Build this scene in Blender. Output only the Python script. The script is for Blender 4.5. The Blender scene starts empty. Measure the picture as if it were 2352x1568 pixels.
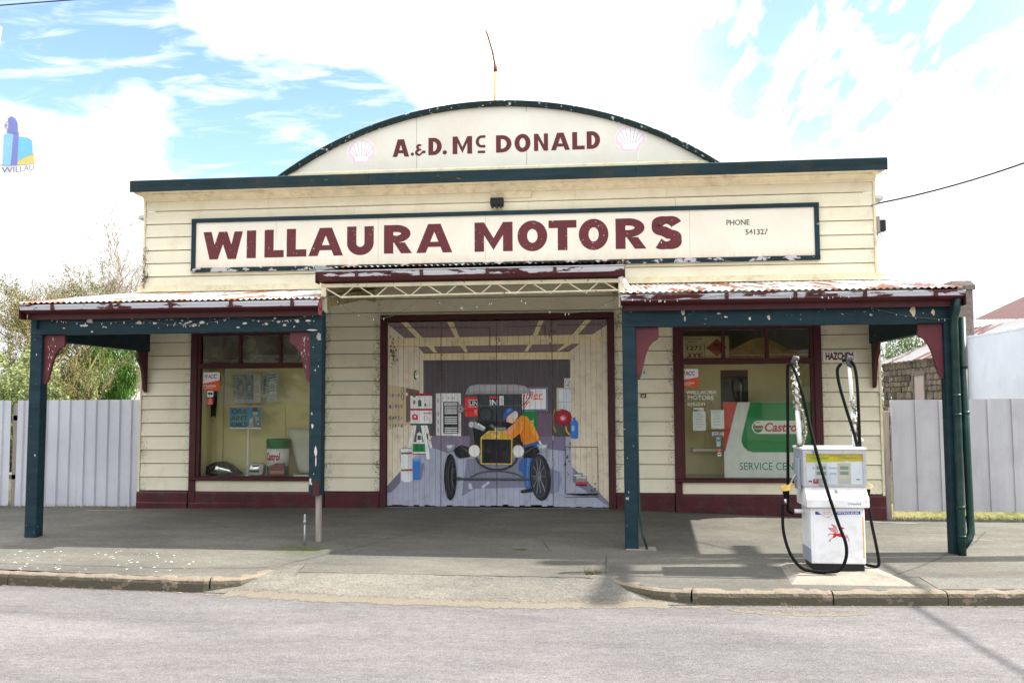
import bpy, bmesh, math, random
from mathutils import Vector, Matrix
from mathutils.geometry import tessellate_polygon
R = random.Random(7)
rad = math.radians
sc = bpy.context.scene
col = sc.collection

# ------------------------------------------------------------------ camera
cam_d = bpy.data.cameras.new('camera'); cam = bpy.data.objects.new('camera', cam_d); col.objects.link(cam)
Rv, Uv, Dv = Vector((.995073, .099025, -.004877)), Vector((.011542, -.066847, .997697)), Vector((-.098471, .992837, .067660))
cam.matrix_world = Matrix(((Rv.x, Uv.x, -Dv.x, 1.565), (Rv.y, Uv.y, -Dv.y, -13.16), (Rv.z, Uv.z, -Dv.z, 1.6), (0, 0, 0, 1)))
cam_d.sensor_width = 36; cam_d.lens = 2000 / 2352 * 36; cam_d.clip_end = 2000
sc.camera = cam
sc.view_settings.view_transform = 'Standard'; sc.view_settings.look = 'None'
sc.view_settings.exposure = 1.36; sc.view_settings.gamma = 1
sc.render.engine = 'CYCLES'; sc.cycles.max_bounces = 5; sc.cycles.diffuse_bounces = 3; sc.cycles.glossy_bounces = 2; sc.cycles.transmission_bounces = 2; sc.cycles.transparent_max_bounces = 10

# ------------------------------------------------------------------ sky and sun
SUN_EL, SUN_AZ = 41.5, 7.          # azimuth: degrees behind the line of the street front, from +x
SKY = .135
w = bpy.data.worlds.new('World'); sc.world = w; w.use_nodes = True
nt = w.node_tree; nt.nodes.clear(); w.cycles.sampling_method = 'MANUAL'; w.cycles.sample_map_resolution = 512
def N(t, nt_=None, **k):
    n = (nt_ or nt).nodes.new(t)
    for a, b in k.items():
        setattr(n, a, b)
    return n
def L(a, b, nt_=None): (nt_ or nt).links.new(a, b)
def val(nt_, sock, v):
    if hasattr(v, 'is_output'): nt_.links.new(v, sock)
    else: sock.default_value = v
def math_(nt_, op, a, b=None, c=None, clamp=False):
    n = nt_.nodes.new('ShaderNodeMath'); n.operation = op; n.use_clamp = clamp
    for i, v in enumerate((a, b, c)):
        if v is not None: val(nt_, n.inputs[i], v)
    return n.outputs[0]
def mapr(nt_, v, a, b, c=0., d=1., smooth=False):
    n = nt_.nodes.new('ShaderNodeMapRange'); n.interpolation_type = 'SMOOTHSTEP' if smooth else 'LINEAR'; n.clamp = True
    val(nt_, n.inputs[0], v)
    for i, x in enumerate((a, b, c, d)): val(nt_, n.inputs[i + 1], x)
    return n.outputs[0]
def mixc(nt_, f, a, b):
    n = nt_.nodes.new('ShaderNodeMix'); n.data_type = 'RGBA'
    val(nt_, n.inputs[0], f)
    for i, v in ((6, a), (7, b)):
        if hasattr(v, 'is_output'): nt_.links.new(v, n.inputs[i])
        else: n.inputs[i].default_value = (*v[:3], 1)
    return n.outputs[2]
def noise(nt_, vec, scale, detail=4., rough=.55, dist=0.):
    n = nt_.nodes.new('ShaderNodeTexNoise'); nt_.links.new(vec, n.inputs['Vector'])
    n.inputs['Scale'].default_value = scale; n.inputs['Detail'].default_value = detail
    n.inputs['Roughness'].default_value = rough; n.inputs['Distortion'].default_value = dist
    return n.outputs['Fac']
def vscale(nt_, vec, s, rot=None, loc=None):
    n = nt_.nodes.new('ShaderNodeMapping'); nt_.links.new(vec, n.inputs[0]); n.inputs['Scale'].default_value = s
    if rot: n.inputs['Rotation'].default_value = rot
    if loc: n.inputs['Location'].default_value = loc
    return n.outputs[0]

sky = N('ShaderNodeTexSky', sky_type='NISHITA'); sky.sun_disc = False
sky.sun_elevation = rad(SUN_EL); sky.sun_rotation = rad(90 - SUN_AZ); sky.altitude = 250
sky.air_density = 1.0; sky.dust_density = .6; sky.ozone_density = 2.0
tc = N('ShaderNodeTexCoord'); sep = N('ShaderNodeSeparateXYZ'); L(tc.outputs['Generated'], sep.inputs[0])
den = math_(nt, 'ADD', math_(nt, 'MAXIMUM', sep.outputs[2], 0.), .12)
cmb = N('ShaderNodeCombineXYZ'); L(math_(nt, 'DIVIDE', sep.outputs[0], den), cmb.inputs[0]); L(math_(nt, 'DIVIDE', sep.outputs[1], den), cmb.inputs[1])
plane = cmb.outputs[0]
big = noise(nt, plane, 1.7, 5., .62, .25)
ripple = noise(nt, vscale(nt, plane, (6.6, 1.7, 1.), (0, 0, rad(-34))), 1.3, 4., .62, .45)
def blob(v, r0, r1):
    v = Vector(v).normalized(); n = N('ShaderNodeVectorMath', operation='DOT_PRODUCT'); L(tc.outputs['Generated'], n.inputs[0]); n.inputs[1].default_value = v
    return mapr(nt, n.outputs['Value'], math.cos(rad(r1)), math.cos(rad(r0)), 0, 1, True)
def add(*a):
    o = a[0]
    for x in a[1:]: o = math_(nt, 'ADD', o, x)
    return o
mul = lambda a, b: math_(nt, 'MULTIPLY', a, b)
bl_l = add(mul(blob((-.345, .895, .285), 2, 8.5), .36), mul(blob((-.27, .92, .285), 1, 6), .20), mul(blob((-.50, .775, .385), 1, 7.5), .33), mul(blob((-.32, .87, .385), 1, 6), -.22), mul(blob((-.05, .93, .36), 3, 10), -.3))
bl_r = mul(blob((.28, .88, .40), 4, 17), 1.)
up = mapr(nt, sep.outputs[2], .10, .34, 0., 1., True)
cov = add(big, .15, mul(bl_l, -1.), mul(mapr(nt, sep.outputs[2], .02, .30, .30, 0.), 1.))
wisp = mapr(nt, noise(nt, vscale(nt, plane, (1.4, 3.2, 1.), (0, 0, rad(18))), 3.2, 4., .62, .6), .46, .72, 0, .5, True)
m1 = math_(nt, 'MAXIMUM', mapr(nt, cov, .50, .66, 0, 1, True), wisp)
mr = mapr(nt, add(ripple, mul(bl_r, -.10), mul(mapr(nt, sep.outputs[2], .21, .34, .22, .05), 1.)), .42, .56, 0.05, 1, True)
cloud = mixc(nt, bl_r, (1, 1, 1), (1, 1, 1))
cm = N('ShaderNodeMix'); cm.data_type = 'FLOAT'; L(bl_r, cm.inputs[0]); L(m1, cm.inputs[2]); L(mr, cm.inputs[3])
cloudf = cm.outputs[0]
skys = N('ShaderNodeVectorMath', operation='SCALE'); L(sky.outputs[0], skys.inputs[0]); skys.inputs['Scale'].default_value = SKY
CLOUD = .92
dens = mul(mapr(nt, noise(nt, plane, 2.3, 2., .6), .3, .7, CLOUD * .8, CLOUD * 1.1), mapr(nt, sep.outputs[2], 0., .85, .48, 1.45))   # overcast cloud: brighter towards the zenith
cc = N('ShaderNodeVectorMath', operation='SCALE'); cc.inputs[0].default_value = (.97, .985, 1.); L(dens, cc.inputs['Scale'])
fin = mixc(nt, cloudf, skys.outputs[0], cc.outputs[0])
bg = N('ShaderNodeBackground'); L(fin, bg.inputs[0]); bg.inputs[1].default_value = 1.
wo = N('ShaderNodeOutputWorld'); L(bg.outputs[0], wo.inputs[0])
sd = bpy.data.lights.new('sun', 'SUN'); sd.energy = 4.8; sd.angle = rad(.55); sd.color = (1, .95, .87)
sun = bpy.data.objects.new('sun', sd); col.objects.link(sun)
S = Vector((math.cos(rad(SUN_EL)) * math.cos(rad(SUN_AZ)), math.cos(rad(SUN_EL)) * math.sin(rad(SUN_AZ)), math.sin(rad(SUN_EL))))
sun.rotation_euler = S.to_track_quat('Z', 'Y').to_euler(); sun.location = (20, 5, 20)

# ------------------------------------------------------------------ materials
def s2l(c): return c / 12.92 if c <= .04045 else ((c + .055) / 1.055) ** 2.4
def C(r, g, b): return (s2l(r / 255), s2l(g / 255), s2l(b / 255))
MAT = {}
def M(name, c, rough=.6, var=.12, vs=3., metal=0., spec=.35, peel=None, bump=0., bs=60., st=(1, 1, 1), dirt=None, attr=None, grime=None, trans=0., rnd=0., stain=None):
    """one procedural material; peel=(colour, threshold, scale, stretch, z0, z1); dirt=(colour, amount, scale)"""
    m = bpy.data.materials.new(name); m.use_nodes = True; t = m.node_tree; t.nodes.clear()
    out = t.nodes.new('ShaderNodeOutputMaterial'); b = t.nodes.new('ShaderNodeBsdfPrincipled')
    geo = t.nodes.new('ShaderNodeNewGeometry'); pos = geo.outputs['Position']
    if attr:
        a = t.nodes.new('ShaderNodeAttribute'); a.attribute_name = attr; base = a.outputs['Color']
    else:
        rgb = t.nodes.new('ShaderNodeRGB'); rgb.outputs[0].default_value = (*c, 1); base = rgb.outputs[0]
    sp = vscale(t, pos, st)
    n1 = noise(t, sp, vs, 3., .6)
    hsv = t.nodes.new('ShaderNodeHueSaturation'); t.links.new(base, hsv.inputs['Color'])
    v = mapr(t, n1, .3, .7, 1 - var, 1 + var)
    if rnd:
        oi = t.nodes.new('ShaderNodeObjectInfo'); v = math_(t, 'MULTIPLY', v, mapr(t, oi.outputs['Random'], 0, 1, 1 - rnd, 1 + rnd))
        t.links.new(mapr(t, oi.outputs['Random'], 0, 1, .5 - rnd * .03, .5 + rnd * .03), hsv.inputs['Hue'])
    t.links.new(v, hsv.inputs['Value']); c_ = hsv.outputs[0]
    if dirt:
        f = mapr(t, noise(t, vscale(t, pos, (1, 1, 1)), dirt[2], 4., .7), .5, .75, 0, dirt[1]); c_ = mixc(t, f, c_, dirt[0])
    if stain:   # (colour, z0, z1, amount): run-down staining with a streaky edge
        sx = t.nodes.new('ShaderNodeSeparateXYZ'); t.links.new(pos, sx.inputs[0])
        g = mapr(t, sx.outputs[2], stain[1], stain[2], 1, 0)
        f = math_(t, 'MULTIPLY', math_(t, 'MULTIPLY', g, mapr(t, noise(t, vscale(t, pos, (9, 1, 1.6)), 1., 4., .7), .35, .75)), stain[3]); c_ = mixc(t, f, c_, stain[0])
    if grime:
        a = t.nodes.new('ShaderNodeAttribute'); a.attribute_name = 'grime'
        f = math_(t, 'MULTIPLY', a.outputs['Fac'], math_(t, 'MULTIPLY', mapr(t, noise(t, pos, 18., 4., .75, 2.5), .48, .62, 0, .9), mapr(t, noise(t, vscale(t, pos, (3, 1, 1.3)), 2.2, 3.), .40, .58))); c_ = mixc(t, f, c_, grime)
    ro = rough
    if peel:
        pc, thr, ps, pst = peel[:4]
        pn = noise(t, vscale(t, pos, pst), ps, 5., .62, .2)
        if len(peel) > 4:
            sx = t.nodes.new('ShaderNodeSeparateXYZ'); t.links.new(pos, sx.inputs[0])
            g = math_(t, 'MULTIPLY', mapr(t, sx.outputs[2], peel[4] - .012, peel[4], 0, 1), mapr(t, sx.outputs[2], peel[5], peel[5] + .012, 1, 0))
            pn = math_(t, 'ADD', pn, math_(t, 'MULTIPLY', math_(t, 'SUBTRACT', g, 1.), .6))
        f = mapr(t, pn, thr, thr + .02); c_ = mixc(t, f, c_, pc)
    t.links.new(c_, b.inputs['Base Color']); b.inputs['Roughness'].default_value = ro
    b.inputs['Metallic'].default_value = metal; b.inputs['Specular IOR Level'].default_value = spec
    if bump:
        bn = t.nodes.new('ShaderNodeBump'); bn.inputs['Strength'].default_value = bump; bn.inputs['Distance'].default_value = .01
        t.links.new(noise(t, sp, bs, 3., .65), bn.inputs['Height']); t.links.new(bn.outputs[0], b.inputs['Normal'])
    if trans:
        tr = t.nodes.new('ShaderNodeBsdfTranslucent'); t.links.new(c_, tr.inputs[0]); mx = t.nodes.new('ShaderNodeMixShader'); mx.inputs[0].default_value = trans
        t.links.new(b.outputs[0], mx.inputs[1]); t.links.new(tr.outputs[0], mx.inputs[2]); t.links.new(mx.outputs[0], out.inputs[0])
    else: t.links.new(b.outputs[0], out.inputs[0])
    MAT[name] = m; return m

CREAM = (.755, .712, .548)
M('cream', CREAM, .55, .06, 1.2, bump=.12, bs=30, st=(.3, 1, 3), dirt=((.42, .33, .16), .30, 2.2), grime=(.035, .028, .02), rnd=.045)
M('cream_flat', (.73, .715, .635), .5, .05, 1.5, bump=.05, dirt=((.55, .45, .25), .22, 1.3))
M('cream_sign', (.76, .73, .625), .5, .05, 1.5, dirt=((.6, .45, .25), .2, 1.6), stain=((.62, .36, .14), 3.70, 3.86, .55))
M('cream_trim', (.72, .655, .46), .55, .1, 4, dirt=((.3, .2, .1), .5, 5))
M('green', (.0100, .031, .042), .6, .25, 6, spec=.2, bump=.2, bs=40, st=(.4, 1, 2), peel=((.42, .38, .33), .70, 7.5, (.42, 1, 1.25)), dirt=((.025, .042, .047), .5, 8))
M('green_cornice', (.010, .029, .035), .6, .3, 4, spec=.2, bump=.2, st=(.3, 1, 3), peel=((.15, .12, .07), .68, 7., (.5, 1, 4)), dirt=((.05, .04, .025), .7, 2.))
M('green_worn', (.0095, .027, .033), .6, .25, 6, spec=.2, peel=((.45, .45, .48), .555, 9., (.6, 1, 1.2)))
M('green_pipe', (.008, .034, .029), .4, .2, 5, dirt=((.05, .09, .08), .5, 6))
M('green_arch', (.010, .024, .024), .6, .3, 6, spec=.2, peel=((.42, .47, .48), .615, 14., (1, 1, 1)))
M('maroon', (.060, .0095, .0125), .55, .25, 6, bump=.15, bs=40, dirt=((.05, .02, .02), .6, 5))
M('maroon_gutter', (.068, .011, .014), .5, .25, 5, peel=((.50, .51, .57), .455, 3.4, (.5, 1, 2.6), 2.775, 2.835))
M('maroon_gutter_hi', (.068, .011, .014), .5, .25, 5, peel=((.55, .54, .58), .47, 2.8, (.6, 1, 2.8), 3.155, 3.215))
M('maroon_bracket', (.105, .020, .028), .5, .2, 6, peel=((.55, .5, .48), .70, 12., (1.6, 1, .7)))
M('maroon_plinth', (.068, .009, .014), .5, .25, 4, bump=.2, dirt=((.06, .05, .045), .7, 6.), peel=((.3, .22, .2), .77, 14., (.7, 1, 1)))
M('maroon_letter', (.110, .0165, .023), .5, .12, 3, peel=((.72, .66, .56), .672, 26., (1, 1, 1)))
M('maroon_letter_fresh', (.110, .0165, .023), .5, .08, 3)
M('grey_text', (.10, .09, .08), .6, .1, 9, peel=((.8, .76, .62), .60, 26., (1, 1, 1)))
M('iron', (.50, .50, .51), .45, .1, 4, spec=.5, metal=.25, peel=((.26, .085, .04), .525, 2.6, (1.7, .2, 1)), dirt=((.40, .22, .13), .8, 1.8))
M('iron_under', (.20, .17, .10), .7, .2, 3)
M('soffit_timber', (.46, .38, .20), .6, .2, 3, dirt=((.06, .05, .03), .7, 5))
M('lattice', (.62, .56, .38), .5, .15, 6, peel=((.3, .14, .06), .63, 14., (1, 1, 1)))
M('fence_iron', (.50, .50, .53), .45, .08, 2.5, spec=.5, metal=.15, bump=.06, bs=8, st=(3, 1, .4), dirt=((.36, .35, .37), .55, 2.6), rnd=.05)
M('fence_dent', (.55, .56, .62), .42, .1, 1.5, spec=.5, metal=.15, bump=.2, bs=3, dirt=((.40, .39, .41), .5, 3.), rnd=.04)
M('old_timber', (.30, .26, .24), .8, .25, 6, bump=.5, bs=25, st=(6, 6, .5))
M('galv', (.30, .31, .32), .4, .15, 10, metal=.6)
M('white_enamel', (.80, .81, .84), .28, .03, 3, spec=.5, dirt=((.42, .36, .28), .45, 5))
M('steel_grey', (.36, .38, .41), .4, .1, 8, metal=.3)
M('tape_grey', (.10, .10, .11), .5, .3, 20)
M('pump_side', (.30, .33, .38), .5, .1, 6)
M('black_rubber', (.005, .0055, .006), .65, .2, 20, spec=.12)
M('black', (.012, .012, .014), .5, .2, 10)
M('dark_gap', (.012, .010, .008), .9)
M('tinsel', (.62, .58, .48), .2, .5, 60, metal=.9)
M('tinsel_red', (.34, .12, .14), .3, .5, 60, metal=.6)
M('brass', (.75, .50, .14), .5, .25, 12, dirt=((.35, .2, .08), .6, 20))
M('nozzle_cream', (.72, .66, .36), .5, .15, 12)
M('chrome', (.75, .77, .8), .12, .05, 30, metal=1.)
M('print', (1, 1, 1), .5, .05, 9, attr='col', spec=.3)
M('mural', (1, 1, 1), .6, .09, 5, attr='col', spec=.25, st=(1, 1, .25), dirt=((.16, .13, .12), .35, 7.))
M('case_panel', (.76, .68, .40), .6, .06, 1.3, spec=.2)
M('case_floor', (.50, .46, .36), .6, .1, 4)
M('room', (.10, .09, .07), .8)
M('cloth_white', (.80, .80, .78), .9, .05, 3, bump=.5, bs=8)
M('concrete', (.235, .215, .175), .85, .18, 3, bump=.9, bs=30, dirt=((.15, .14, .11), .9, 4.))
M('kerb_stone', (.20, .160, .120), .85, .22, 5, bump=1., bs=28, dirt=((.075, .068, .045), .95, 5.), peel=((.085, .075, .052), .40, 5, (1, 1, 1.6), -.40, -.222))  # dark lower layer: moss, plus the front face's shade painted into the colour
M('lichen_dot', (.62, .62, .54), .9, .1, 9)
M('crack', (.07, .065, .055), .95)
M('grit', (.27, .225, .165), .95, .35, 40, bump=.9, bs=140, dirt=((.14, .12, .095), .9, 16.))
M('moss', (.07, .09, .02), .95, .3, 20, bump=.8, bs=90)
M('bark', (.10, .075, .055), .9, .3, 6, bump=.6)
M('bark_lichen', (.20, .155, .075), .9, .4, 2.5, dirt=((.10, .085, .07), .9, 2.))
M('bark_pale', (.25, .21, .17), .9, .25, 5)
M('leaf_olive', (.125, .135, .038), .7, .5, 1.2, trans=.35, rnd=.0, dirt=((.22, .135, .03), .6, .8))
M('leaf_green', (.07, .17, .020), .6, .45, 2.2, trans=.35)
M('leaf_pale', (.27, .31, .13), .6, .5, 3.0, trans=.3, dirt=((.06, .12, .02), .9, 1.8))
M('leaf_shrub', (.075, .125, .022), .6, .5, 3.0, trans=.3)
M('stone', (.095, .074, .054), .9, .35, 7, bump=.7, bs=20, rnd=.5, dirt=((.07, .066, .062), .8, 4.))
M('mortar', (.125, .108, .088), .95, .2, 6, bump=.5)
M('chimney_stone', (.150, .122, .106), .9, .35, 16, bump=.6, bs=30, dirt=((.14, .12, .09), .7, 3.))
M('white_brick', (.50, .545, .61), .7, .05, 2, bump=.1, bs=12, dirt=((.38, .41, .45), .5, 1.3))
M('roof_rust', (.27, .25, .25), .6, .12, 2, peel=((.115, .036, .02), .52, 1.1, (.25, 1.6, 1)))
M('roof_red', (.105, .036, .024), .6, .2, 2)
M('roof_white', (.55, .56, .58), .45, .05, 2)
M('slate', (.12, .12, .13), .6, .15, 2)
M('wire', (.02, .02, .028), .6)
M('pole_timber', (.20, .17, .14), .9, .25, 4, st=(8, 8, .5))
M('banner_cloth', (.84, .85, .89), .85, .03, 2, trans=.4)
M('bulb', (.85, .85, .88), .3)
M('wire_thin', (.10, .11, .09), .6)
M('yellow_pole', (.60, .46, .17), .6, .2, 6)
M('rust', (.13, .05, .035), .8, .3, 12)
M('sack', (.62, .62, .56), .85, .06, 5, bump=.4, bs=14)
M('pvc', (.74, .72, .66), .45, .08, 5)
M('plastic_pack', (.26, .29, .28), .3, .5, 22, spec=.5)
M('frosted_dark', (.10, .105, .085), .35, .5, 2.6, spec=.5)

def glass(name, tint, dust):
    m = bpy.data.materials.new(name); m.use_nodes = True; t = m.node_tree; t.nodes.clear()
    out = t.nodes.new('ShaderNodeOutputMaterial'); tr = t.nodes.new('ShaderNodeBsdfTransparent'); tr.inputs[0].default_value = (*tint, 1)
    gl = t.nodes.new('ShaderNodeBsdfGlossy'); gl.inputs['Roughness'].default_value = .02
    fr = t.nodes.new('ShaderNodeFresnel'); fr.inputs[0].default_value = 1.5
    mx = t.nodes.new('ShaderNodeMixShader'); t.links.new(math_(t, 'MULTIPLY', fr.outputs[0], .5), mx.inputs[0]); t.links.new(tr.outputs[0], mx.inputs[1]); t.links.new(gl.outputs[0], mx.inputs[2])
    df = t.nodes.new('ShaderNodeBsdfDiffuse'); df.inputs[0].default_value = (.5, .48, .38, 1)
    geo = t.nodes.new('ShaderNodeNewGeometry'); mx2 = t.nodes.new('ShaderNodeMixShader')
    t.links.new(mapr(t, noise(t, geo.outputs['Position'], 2.5, 6., .7), .4, .75, dust * .3, dust), mx2.inputs[0])
    t.links.new(mx.outputs[0], mx2.inputs[1]); t.links.new(df.outputs[0], mx2.inputs[2]); t.links.new(mx2.outputs[0], out.inputs[0]); MAT[name] = m
def loose(name, c1, c2):
    m = bpy.data.materials.new(name); m.use_nodes = True; t = m.node_tree; t.nodes.clear(); out = t.nodes.new('ShaderNodeOutputMaterial'); b = t.nodes.new('ShaderNodeBsdfPrincipled'); tr = t.nodes.new('ShaderNodeBsdfTransparent'); mx = t.nodes.new('ShaderNodeMixShader')
    geo = t.nodes.new('ShaderNodeNewGeometry'); p = geo.outputs['Position']; a = t.nodes.new('ShaderNodeAttribute'); a.attribute_name = 'fade'
    f = math_(t, 'ADD', math_(t, 'MULTIPLY', a.outputs['Fac'], .75), math_(t, 'MULTIPLY', math_(t, 'SUBTRACT', noise(t, p, 22., 7., .8), .5), 1.6)); t.links.new(mapr(t, f, .30, .50), mx.inputs[0])
    t.links.new(mixc(t, mapr(t, noise(t, p, 60., 5., .8), .35, .65), c1, c2), b.inputs['Base Color']); b.inputs['Roughness'].default_value = .95; b.inputs['Specular IOR Level'].default_value = .1
    t.links.new(tr.outputs[0], mx.inputs[1]); t.links.new(b.outputs[0], mx.inputs[2]); t.links.new(mx.outputs[0], out.inputs[0]); MAT[name] = m
loose('grit_loose', (.205, .178, .140), (.125, .110, .088))
glass('glass', (.96, .975, .94), .008)
glass('glass_clear', (.99, 1., 1.), .01)
glass('glass_dirty', (.55, .56, .48), .42)
glass('glass_amber', (.86, .83, .72), .04)

# street surface materials
def ground_mat(name, a, b, c_, speck, sscale, patch, rough=.9, bumps=.5, spots=None, tint=None, moss=None):
    m = bpy.data.materials.new(name); m.use_nodes = True; t = m.node_tree; t.nodes.clear()
    out = t.nodes.new('ShaderNodeOutputMaterial'); bs = t.nodes.new('ShaderNodeBsdfPrincipled'); t.links.new(bs.outputs[0], out.inputs[0])
    geo = t.nodes.new('ShaderNodeNewGeometry'); p = geo.outputs['Position']
    big = noise(t, vscale(t, p, (.5, 1, 1)), patch, 3., .6, .4)
    k = mixc(t, mapr(t, big, .36, .66, 0, 1, True), a, b)
    vo = t.nodes.new('ShaderNodeTexVoronoi'); vo.inputs['Scale'].default_value = sscale; t.links.new(p, vo.inputs['Vector'])
    k = mixc(t, mapr(t, vo.outputs['Distance'], .1, .75, speck, 0), k, c_)
    k2 = t.nodes.new('ShaderNodeTexVoronoi'); k2.inputs['Scale'].default_value = sscale * .8; t.links.new(p, k2.inputs['Vector'])
    sepc = t.nodes.new('ShaderNodeSeparateColor'); t.links.new(k2.outputs['Color'], sepc.inputs[0])
    h = t.nodes.new('ShaderNodeHueSaturation'); t.links.new(k, h.inputs['Color']); t.links.new(mapr(t, sepc.outputs[0], 0, 1, .75, 1.25), h.inputs['Value']); k = h.outputs[0]
    k = mixc(t, mapr(t, noise(t, p, 11., 4., .75), .58, .75, 0, .45), k, tint or b)
    h2 = t.nodes.new('ShaderNodeHueSaturation'); t.links.new(k, h2.inputs['Color'])
    t.links.new(math_(t, 'MULTIPLY', mapr(t, noise(t, vscale(t, p, (.6, 1.5, 1)), 14., 5., .8), .3, .7, .80, 1.20), mapr(t, noise(t, vscale(t, p, (.3, 1, 1)), 1.4, 4., .7, .6), .32, .68, .80, 1.15)), h2.inputs['Value']); k = h2.outputs[0]
    if spots:
        s = t.nodes.new('ShaderNodeTexVoronoi'); s.inputs['Scale'].default_value = spots[0]; s.inputs['Randomness'].default_value = 1; t.links.new(vscale(t, p, (1, 1.3, 1)), s.inputs['Vector'])
        sc_ = t.nodes.new('ShaderNodeSeparateColor'); t.links.new(s.outputs['Color'], sc_.inputs[0])
        rr = mapr(t, sc_.outputs[0], .45, 1, 0, .33)
        f = math_(t, 'LESS_THAN', math_(t, 'ADD', s.outputs['Distance'], math_(t, 'MULTIPLY', noise(t, p, 60., 3.), .12)), rr)
        vm = t.nodes.new('ShaderNodeVectorMath'); vm.operation = 'DISTANCE'; t.links.new(vscale(t, p, (.55, 1.5, 0)), vm.inputs[0]); vm.inputs[1].default_value = (spots[1][0] * .55, spots[1][1] * 1.5, 0)
        f = math_(t, 'MULTIPLY', f, math_(t, 'LESS_THAN', math_(t, 'ADD', vm.outputs['Value'], math_(t, 'MULTIPLY', noise(t, p, 3., 3.), .9)), spots[2])); k = mixc(t, f, k, (.66, .66, .58))
    if moss:
        vm = t.nodes.new('ShaderNodeVectorMath'); vm.operation = 'DISTANCE'; t.links.new(vscale(t, p, (.8, 1, 0)), vm.inputs[0]); vm.inputs[1].default_value = (moss[0] * .8, moss[1], 0)
        f = math_(t, 'MULTIPLY', mapr(t, vm.outputs['Value'], moss[2] * .15, moss[2], 1, 0, True), mapr(t, noise(t, p, 9., 6., .75), .35, .6)); k = mixc(t, f, k, (.075, .085, .022))
    t.links.new(k, bs.inputs['Base Color']); bs.inputs['Roughness'].default_value = rough; bs.inputs['Specular IOR Level'].default_value = .25
    bn = t.nodes.new('ShaderNodeBump'); bn.inputs['Strength'].default_value = bumps; bn.inputs['Distance'].default_value = .006
    t.links.new(vo.outputs['Distance'], bn.inputs['Height']); t.links.new(bn.outputs[0], bs.inputs['Normal']); MAT[name] = m
ground_mat('road', (.129, .121, .120), (.098, .094, .096), (.26, .24, .235), .35, 130., .7, bumps=.5)
ground_mat('pavement', (.090, .086, .075), (.130, .124, .103), (.19, .18, .155), .3, 150., .8, bumps=.4, spots=(16., (-4.1, -3.75), 1.25), tint=(.145, .135, .11), moss=(-1.98, -3.02, .42))
ground_mat('apron', (.112, .110, .097), (.145, .138, .117), (.24, .22, .185), .45, 110., 1.6, bumps=.6, tint=(.27, .22, .155))
ground_mat('grass_ground', (.15, .15, .05), (.21, .18, .085), (.23, .23, .09), .4, 30., .6)

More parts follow.
